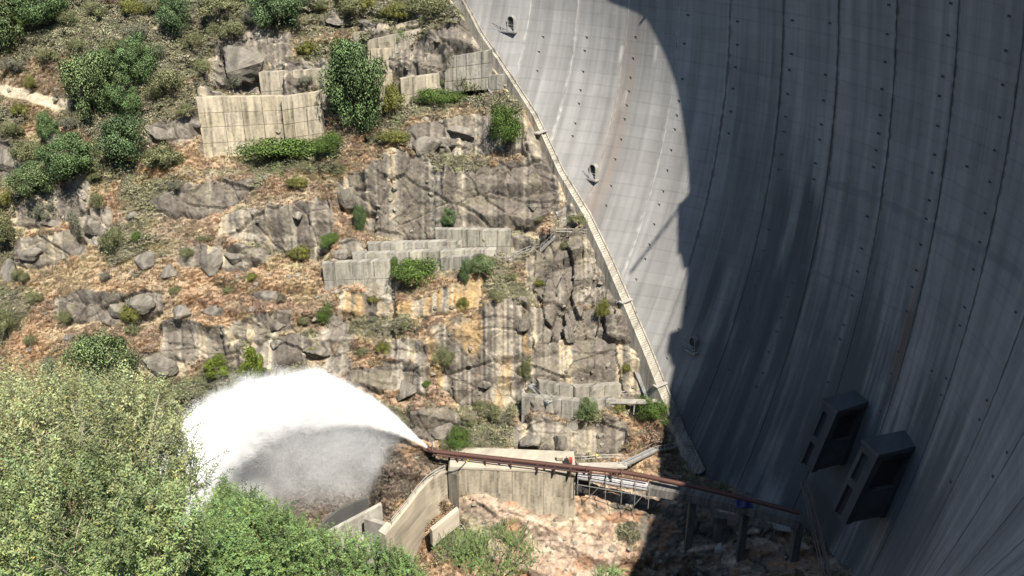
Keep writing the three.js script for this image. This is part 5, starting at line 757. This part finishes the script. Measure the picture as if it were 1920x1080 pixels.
  { const t = thing('hose', 'yellow and black hose lying across the deck beside the pipe', 'hose'), y = 11.12, P = (l) => l.map((p) => atY(...p, y)); const yel = stdMat('yellow_hose', [.62, .6, .05], .6); mesh('yellow_hose', tube(P([[893, 857], [885, 858], [878, 862], [874, 866]]), .12, 16, 6), yel, t); mesh('black_hose', tube(P([[874, 866], [868, 873], [860, 880], [850, 884], [838, 884]]), .09, 16, 6), M.darkSteel, t); }
}
// ------------------------------------------------------------------ outlet gatehouses on the dam
function gatehouse(label, px, py, k) {
  const h = damHit(px, py), T = damT(h.phi), N = damN(h.phi), t = thing('gatehouse', label, 'gatehouse', h.p.toArray(), 'gatehouses of the bottom outlets'), lean = .27; // T runs to the near side
  const L = (s, y, n) => T.clone().multiplyScalar(s).add(V(0, y, 0)).addScaledVector(N, n - y * lean);
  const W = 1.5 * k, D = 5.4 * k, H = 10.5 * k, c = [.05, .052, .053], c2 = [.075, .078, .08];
  const box = (s0, s1, y0, y1, n0, n1, col) => { const m = new MB(); m.hexa([L(s0, y0, n0), L(s1, y0, n0), L(s1, y0, n1), L(s0, y0, n1)], [L(s0, y1, n0), L(s1, y1, n0), L(s1, y1, n1), L(s0, y1, n1)], col); return m.geo(); };
  const put = (name, geos, p = t) => mesh(name, geos.length > 1 ? mergeGeometries(geos) : geos[0], M.plain, p);
  put('body', [box(-W, W - .9, -H, -.3, -4, D - .5, c)]);
  put('side_frame', [box(W - .9, W, -H, -.3, D - 1, D, c2), box(W - .9, W, -H, -.3, -4, .2, c2), box(W - .9, W, -1.2, -.3, .2, D - 1, c2)]);
  put('lower_panel', [box(W - .9, W - .25, -H, -H * .56, .2, D - 1, [.11, .115, .118])]);
  put('front_frame', [box(-W - .2, -W + .5, -H, -.3, D - .5, D, c2), box(W - .9 - .5, W - .9, -H, -.3, D - .5, D - .004, c2), box(-W + .5, W - 1.4, -1.4, -.3, D - .5, D - .004, c2), box(-W + .5, W - 1.4, -6.6, -5.6, D - .5, D - .004, c2)]);
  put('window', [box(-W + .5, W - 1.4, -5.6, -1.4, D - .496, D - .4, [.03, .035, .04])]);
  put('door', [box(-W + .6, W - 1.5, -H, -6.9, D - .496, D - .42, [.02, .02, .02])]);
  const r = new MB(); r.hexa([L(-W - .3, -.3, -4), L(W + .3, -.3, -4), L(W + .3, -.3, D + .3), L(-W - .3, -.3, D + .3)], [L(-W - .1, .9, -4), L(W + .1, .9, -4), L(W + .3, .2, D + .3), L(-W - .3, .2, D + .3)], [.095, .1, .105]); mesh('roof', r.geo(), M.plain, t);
}
function makeDark() {
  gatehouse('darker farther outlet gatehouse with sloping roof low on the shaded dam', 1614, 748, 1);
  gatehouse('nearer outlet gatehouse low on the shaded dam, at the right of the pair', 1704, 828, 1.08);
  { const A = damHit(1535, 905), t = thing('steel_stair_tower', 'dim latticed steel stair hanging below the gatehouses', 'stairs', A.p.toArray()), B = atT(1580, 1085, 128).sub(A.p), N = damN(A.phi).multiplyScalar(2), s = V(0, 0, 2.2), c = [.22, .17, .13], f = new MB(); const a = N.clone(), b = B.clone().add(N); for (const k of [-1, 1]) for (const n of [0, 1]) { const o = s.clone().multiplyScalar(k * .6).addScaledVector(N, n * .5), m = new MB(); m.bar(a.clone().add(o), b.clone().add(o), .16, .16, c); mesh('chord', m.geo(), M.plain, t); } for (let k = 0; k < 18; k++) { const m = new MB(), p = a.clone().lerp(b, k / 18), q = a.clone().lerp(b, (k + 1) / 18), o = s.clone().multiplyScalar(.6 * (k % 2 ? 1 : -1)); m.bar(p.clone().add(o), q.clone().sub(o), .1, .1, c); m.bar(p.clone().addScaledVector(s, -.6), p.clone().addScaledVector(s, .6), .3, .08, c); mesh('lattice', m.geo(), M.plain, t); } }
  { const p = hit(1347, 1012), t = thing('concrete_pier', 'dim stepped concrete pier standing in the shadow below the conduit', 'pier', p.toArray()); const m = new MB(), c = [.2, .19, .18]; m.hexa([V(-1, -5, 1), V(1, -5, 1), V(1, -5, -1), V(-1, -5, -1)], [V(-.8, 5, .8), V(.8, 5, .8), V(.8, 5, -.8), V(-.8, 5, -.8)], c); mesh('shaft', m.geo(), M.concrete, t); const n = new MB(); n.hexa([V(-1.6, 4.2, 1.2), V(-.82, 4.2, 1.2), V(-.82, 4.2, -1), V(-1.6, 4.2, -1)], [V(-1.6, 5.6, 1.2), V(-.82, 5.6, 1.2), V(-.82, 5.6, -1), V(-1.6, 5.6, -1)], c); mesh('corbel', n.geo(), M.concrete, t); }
  { const p = hit(1344, 1030).add(V(0, .3, .8)), t = thing('white_box', 'small whitish cabinet in the shadow at the foot of the dim pier', 'box', p.toArray()); const m = new MB(); m.hexa([V(-.45, 0, .4), V(.45, 0, .4), V(.45, 0, -.4), V(-.45, 0, -.4)], [V(-.45, .7, .4), V(.45, .7, .4), V(.45, .7, -.4), V(-.45, .7, -.4)], [.62, .62, .6]); mesh('cabinet', m.geo(), M.plain, t); const l = new MB(); l.hexa([V(-.5, .71, .46), V(.5, .71, .46), V(.5, .71, -.46), V(-.5, .71, -.46)], [V(-.5, .8, .42), V(.5, .8, .42), V(.5, .8, -.42), V(-.5, .8, -.42)], [.5, .5, .5]); mesh('lid', l.geo(), M.plain, t); }
  { const p = hit(1448, 990).add(V(0, 1, .8)), t = thing('service_platform', 'pale small platform with one thin post in the deep shadow', 'platform', p.toArray()); const m = new MB(); m.hexa([V(-.2, 0, .9), V(2.6, -.5, .9), V(2.6, -.5, -1), V(-.2, 0, -1)], [V(-.2, .16, .9), V(2.6, -.34, .9), V(2.6, -.34, -1), V(-.2, .16, -1)], [.55, .54, .52]); mesh('deck', m.geo(), M.plain, t); const q = mesh('post', new THREE.CylinderGeometry(.08, .08, 3.4, 8), M.steel, t); q.position.set(-.2, -1.2, .9); }
  { const p = atY(1395, 940, 11.2), t = thing('blue_tarpaulin', 'dark blue tarpaulin draped on the conduit in the shadow', 'tarpaulin', p.toArray()); const g = new THREE.PlaneGeometry(2.4, 2, 12, 10).rotateX(-Math.PI / 2), a = g.attributes.position; for (let i = 0; i < a.count; i++) { const x = a.getX(i), z = a.getZ(i); a.setY(i, -.35 * z * z + .12 * Math.sin(x * 4 + z * 2) - .1 * x * x); } g.computeVertexNormals(); const m = mesh('sheet', g, stdMat('blue_tarpaulin', [.015, .02, .1], .6, { side: THREE.DoubleSide }), t); }
}
// ------------------------------------------------------------------ the jet of water
function dropGeo(n, spread, r0, r1) { const gs = []; for (let k = 0; k < n; k++) { const d = V(gauss(), gauss(), gauss()).multiplyScalar(spread); gs.push(new THREE.TetrahedronGeometry(1, 0).scale(rr(r0, r1), rr(r0, r1), rr(r0, r1)).rotateX(rr(0, 6)).rotateY(rr(0, 6)).translate(d.x, d.y, d.z)); } return mergeGeometries(gs); }
function makeSpray() {
  const o = atY(801, 839, 12.6), m4 = new THREE.Matrix4(), q = new THREE.Quaternion(), e = new THREE.Euler(), p = V();
  const flight = (el, az, sp, k, t) => { const f = (1 - Math.exp(-k * t)) / k, vt = 9.8 / k; return V(-Math.cos(el) * Math.cos(az) * sp * f, (Math.sin(el) * sp + vt) * f - vt * t, Math.cos(el) * Math.sin(az) * sp * f); };
  const fill = (name, label, N, s, geo, place) => { srand(s); const im = new THREE.InstancedMesh(geo, M.water, N); let n = 0, guard = 0; while (n < N && guard++ < N * 5) { const s = place(); if (!s || p.y < -24 || p.x < -80) continue; p.add(o); if (p.y < -12) continue; e.set(rr(0, 6), rr(0, 6), rr(0, 6)); q.setFromEuler(e); m4.compose(p, q, V(s, s, s)); im.setMatrixAt(n++, m4); } im.count = n; im.name = name; sh(im); scene.add(im); tag(im, label, 'water jet', null, 'stuff'); };
  srand(900);
  // the jet: drops that keep together, roughened more and more by the air
  fill('water_jet', 'white fan of water thrown up to the left from the outlet valve', 80000, 901, dropGeo(80, .42, .011, .018), () => {
    const c = rnd(), el = mix(.64, .96, c) + gauss() * .03, az = gauss() * .1 + .1, sp = 21 * (1 + gauss() * .04), t = rnd() ** .85 * 3.7, k = mix(.03, .12, rnd() ** 2);
    p.copy(flight(el, az, sp, k, t)); const w = sstep(.25, 2.6, t), g = .16; p.x += (fbm(p.x * g + 9, p.y * g * 1.5, 3) - .5) * 3.4 * w + gauss() * .7 * w; p.y += (fbm(p.x * g * 1.5 + 33, p.y * g * 1.4 - p.z * .2, 4) - .5) * 3.6 * w + gauss() * .55 * w - w * rnd() ** 2.2 * 5; p.z += (fbm(p.x * g + 77, p.y * g + 5, 3) - .5) * 4 * w + gauss() * .9 * w;
    return mix(.3, rr(1.2, 2.3), sstep(0, 1.4, t)); });
  // the curtain of fine spray that sinks below it
  fill('falling_spray', 'grey curtain of fine spray falling below the white jet', 23000, 902, dropGeo(150, .65, .005, .0085), () => {
    const t0 = .3 + rnd() ** .8 * 3.3; p.copy(flight(mix(.5, .85, rnd()), gauss() * .13 + .1, 20.5, .06, t0)); const hgt = p.y + 19, drop = rnd() ** 1.25 * hgt; p.y -= drop; p.x -= drop * .16 * rr(.4, 1.4) - (t0 < 1.4 ? drop * .12 : 0); p.z += gauss() * 1.5 - drop * .42; p.x += gauss() * 1.2;
    const d = fbm(p.x * .13 + 3, p.y * .045 + 8 + p.x * .03, 3); if (d < .3 + .26 * rnd()) return 0; return rr(1.5, 3); });
}

// ------------------------------------------------------------------ foreground bushes on the near bank
function shootGeo(s, len, nl, leafL, leafW, col, stemCol, o = {}) { // one leafy shoot growing up from the origin
  srand(s); const m = new MB(), bend = V(rr(-.25, .25), 0, rr(-.25, .25)), at = (t) => V(bend.x * t * t * len, t * len, bend.z * t * t * len);
  for (let k = 0; k < 4; k++) { const A = at(k / 4), B = at((k + 1) / 4), w = .006 * (1.3 - k / 4); m.quad(A.clone().add(V(-w, 0, 0)), A.clone().add(V(w, 0, 0)), B.clone().add(V(w * .7, 0, 0)), B.clone().add(V(-w * .7, 0, 0)), stemCol); }
  for (let i = 0; i < nl; i++) { const t = .12 + .88 * (i + rnd()) / nl, b = at(t), an = i * 2.4 + rr(-.5, .5), rise = rr(.15, 1.1), d = V(Math.cos(an), rise, Math.sin(an)).normalize(), L = leafL * rr(.7, 1.2) * (1.05 - t * .35), W = leafW * rr(.7, 1.2), sd = d.clone().cross(up).normalize().applyAxisAngle(d, rr(-.7, .7)), dr = V(0, -L * rr(.02, .2), 0); const mid = b.clone().addScaledVector(d, L * .45), tip = b.clone().addScaledVector(d, L).add(dr), w = rr(.75, 1.3), yl = rnd() < .12 ? 1.35 : 1, c = [col[0] * w * yl, col[1] * w * (yl > 1 ? 1.15 : 1), col[2] * w]; m.tri(b, mid.clone().addScaledVector(sd, W), tip, c); m.tri(b, tip, mid.clone().addScaledVector(sd, -W), c); }
  return m.geo();
}
function foreBush(name, label, kind, list, nShoot, s, shoots, branchMat) {
  // list: [px, py, distance, half width px, half height px] leafy masses in picture places at their own distances
  const base = atT(list[0][0], list[0][1] + list[0][4] * .4, list[0][2]); base.y -= 3; const t = thing(name, label, kind, base.toArray()); srand(s);
  const per = shoots.map(() => []); const tot = list.reduce((a, b) => a + b[3] * b[4], 0), m4 = new THREE.Matrix4(), q = new THREE.Quaternion(), e = new THREE.Euler(); const br = [];
  for (const [px, py, D, hw, hh, tone = 1] of list) {
    const c = atT(px, py, D), sc = c.distanceTo(O3) / F, W = hw * sc, H = hh * sc, Dp = Math.min(W, H * 1.3) * .8, n = Math.round(nShoot * hw * hh / tot);
    for (let i = 0; i < n; i++) { let d; do d = V(rr(-1, 1), rr(-1, 1), rr(-1, 1)); while (d.lengthSq() > 1); const lump = fbm(d.x * 2.1 + px, d.y * 2.1 + d.z * 1.6 + py * .1, 3); if (lump < .43 + .1 * rnd()) { continue; } const l = d.length(); d.multiplyScalar((.55 + .45 * rnd()) / Math.max(l, .2)); if (l > .98) continue; const p = V(c.x + d.x * W, c.y + d.y * H * .92, c.z + d.z * Dp); e.set(rr(-.6, .6) + d.z * .5, rr(0, 6.3), rr(-.6, .6) - d.x * .6); q.setFromEuler(e); const z = rr(.7, 1.3); m4.compose(p.sub(base), q, V(z, z, z)); per[(rnd() * shoots.length) | 0].push(m4.clone(), tone * mix(.6, 1.3, sstep(.3, .7, fbm(d.x * 3 + 5 + px, d.y * 3 + d.z, 3))), py + d.y * -hh); }
    const root = V(c.x - base.x, c.y - H * 1.5 - base.y, c.z - base.z); for (let k = 0; k < 14; k++) { const d = V(rr(-.8, .8), rr(-.2, .85), rr(-.8, .8)), b = V(c.x - base.x + d.x * W, c.y - base.y + d.y * H, c.z - base.z + d.z * Dp), mid = root.clone().lerp(b, .5).add(V(rr(-.4, .4) * W * .3, H * .15, rr(-.3, .3))); br.push(new THREE.TubeGeometry(new THREE.CatmullRomCurve3([root, mid, b]), 8, .01 + .012 * rnd() * D / 25, 5)); for (let j = 0; j < 3; j++) { const s0 = mid.clone().lerp(b, rr(.2, .9)), e0 = s0.clone().add(V(rr(-1, 1), rr(.2, 1), rr(-1, 1)).multiplyScalar(W * .22)); br.push(new THREE.TubeGeometry(new THREE.LineCurve3(s0, e0), 3, .006 + .004 * D / 30, 4)); } }
  }
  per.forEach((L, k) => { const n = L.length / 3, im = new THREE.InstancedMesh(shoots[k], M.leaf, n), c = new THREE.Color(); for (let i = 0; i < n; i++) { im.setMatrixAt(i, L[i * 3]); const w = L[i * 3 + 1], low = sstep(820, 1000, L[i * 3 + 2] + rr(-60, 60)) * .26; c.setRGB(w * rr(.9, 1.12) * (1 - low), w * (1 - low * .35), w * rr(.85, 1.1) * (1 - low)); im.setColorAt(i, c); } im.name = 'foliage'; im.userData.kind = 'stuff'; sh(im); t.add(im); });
  mesh('branches', mergeGeometries(br), branchMat, t);
}
function makeForeground() {
  const WILLOW = [.35, .39, .19], wil = [0, 1, 2, 3].map((k) => shootGeo(500 + k, .75, 20, .115, .017, WILLOW.map((c, i) => c * [1, 1.1, .9, 1.05][k]), [.16, .14, .09]));
  const LUSH = [.25, .32, .135], lus = [0, 1, 2].map((k) => shootGeo(520 + k, .7, 20, .12, .027, LUSH.map((c, i) => c * [1, 1.15, .9][k]), [.14, .13, .07]));
  const pale = stdMat('pale_twigs', [.27, .24, .18], .9);
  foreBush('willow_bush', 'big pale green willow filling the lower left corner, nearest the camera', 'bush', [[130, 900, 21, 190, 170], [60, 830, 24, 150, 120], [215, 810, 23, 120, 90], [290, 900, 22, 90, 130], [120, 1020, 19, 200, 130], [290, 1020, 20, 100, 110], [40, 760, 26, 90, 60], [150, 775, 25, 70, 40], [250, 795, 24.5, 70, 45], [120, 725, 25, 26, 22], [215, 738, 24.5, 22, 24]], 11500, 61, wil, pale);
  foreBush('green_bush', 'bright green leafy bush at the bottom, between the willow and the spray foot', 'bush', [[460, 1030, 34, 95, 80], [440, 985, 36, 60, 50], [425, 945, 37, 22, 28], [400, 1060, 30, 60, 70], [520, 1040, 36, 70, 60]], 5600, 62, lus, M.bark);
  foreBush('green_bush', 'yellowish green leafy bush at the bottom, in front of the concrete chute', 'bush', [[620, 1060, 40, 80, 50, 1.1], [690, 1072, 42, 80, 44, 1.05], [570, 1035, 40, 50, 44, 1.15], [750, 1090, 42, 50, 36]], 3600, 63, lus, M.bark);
  const olive = [0, 1].map((k) => shootGeo(540 + k, .8, 30, .12, .03, [.25, .3, .13].map((c) => c * (k ? 1.1 : .95)), [.12, .11, .08]));
  foreBush('olive_bush', 'loose olive green bush at the bottom centre before the pink rock', 'bush', [[930, 1040, 92, 85, 46], [860, 1030, 94, 50, 30, 1.15], [960, 1000, 96, 40, 22]], 2600, 64, olive, M.bark);
  foreBush('green_sprig', 'small green sprig at the bottom edge where the shadow begins', 'bush', [[1140, 1084, 60, 28, 16, 1.2]], 160, 65, lus, M.bark);
  foreBush('bare_bush', 'brownish dry twigs of bush rising behind the bright green bush', 'bush', [[455, 950, 38, 24, 16], [500, 972, 38, 26, 14]], 160, 66, [shootGeo(560, .6, 10, .06, .012, [.22, .13, .1], [.2, .14, .1])], M.bark);
}
makeHillside(); makeWalls(); makePaths(); makeBoulders(); makePlants(); makeCover(); makeOutlet(); makeDark(); makeSpray(); makeForeground();

renderer.render(scene, camera);
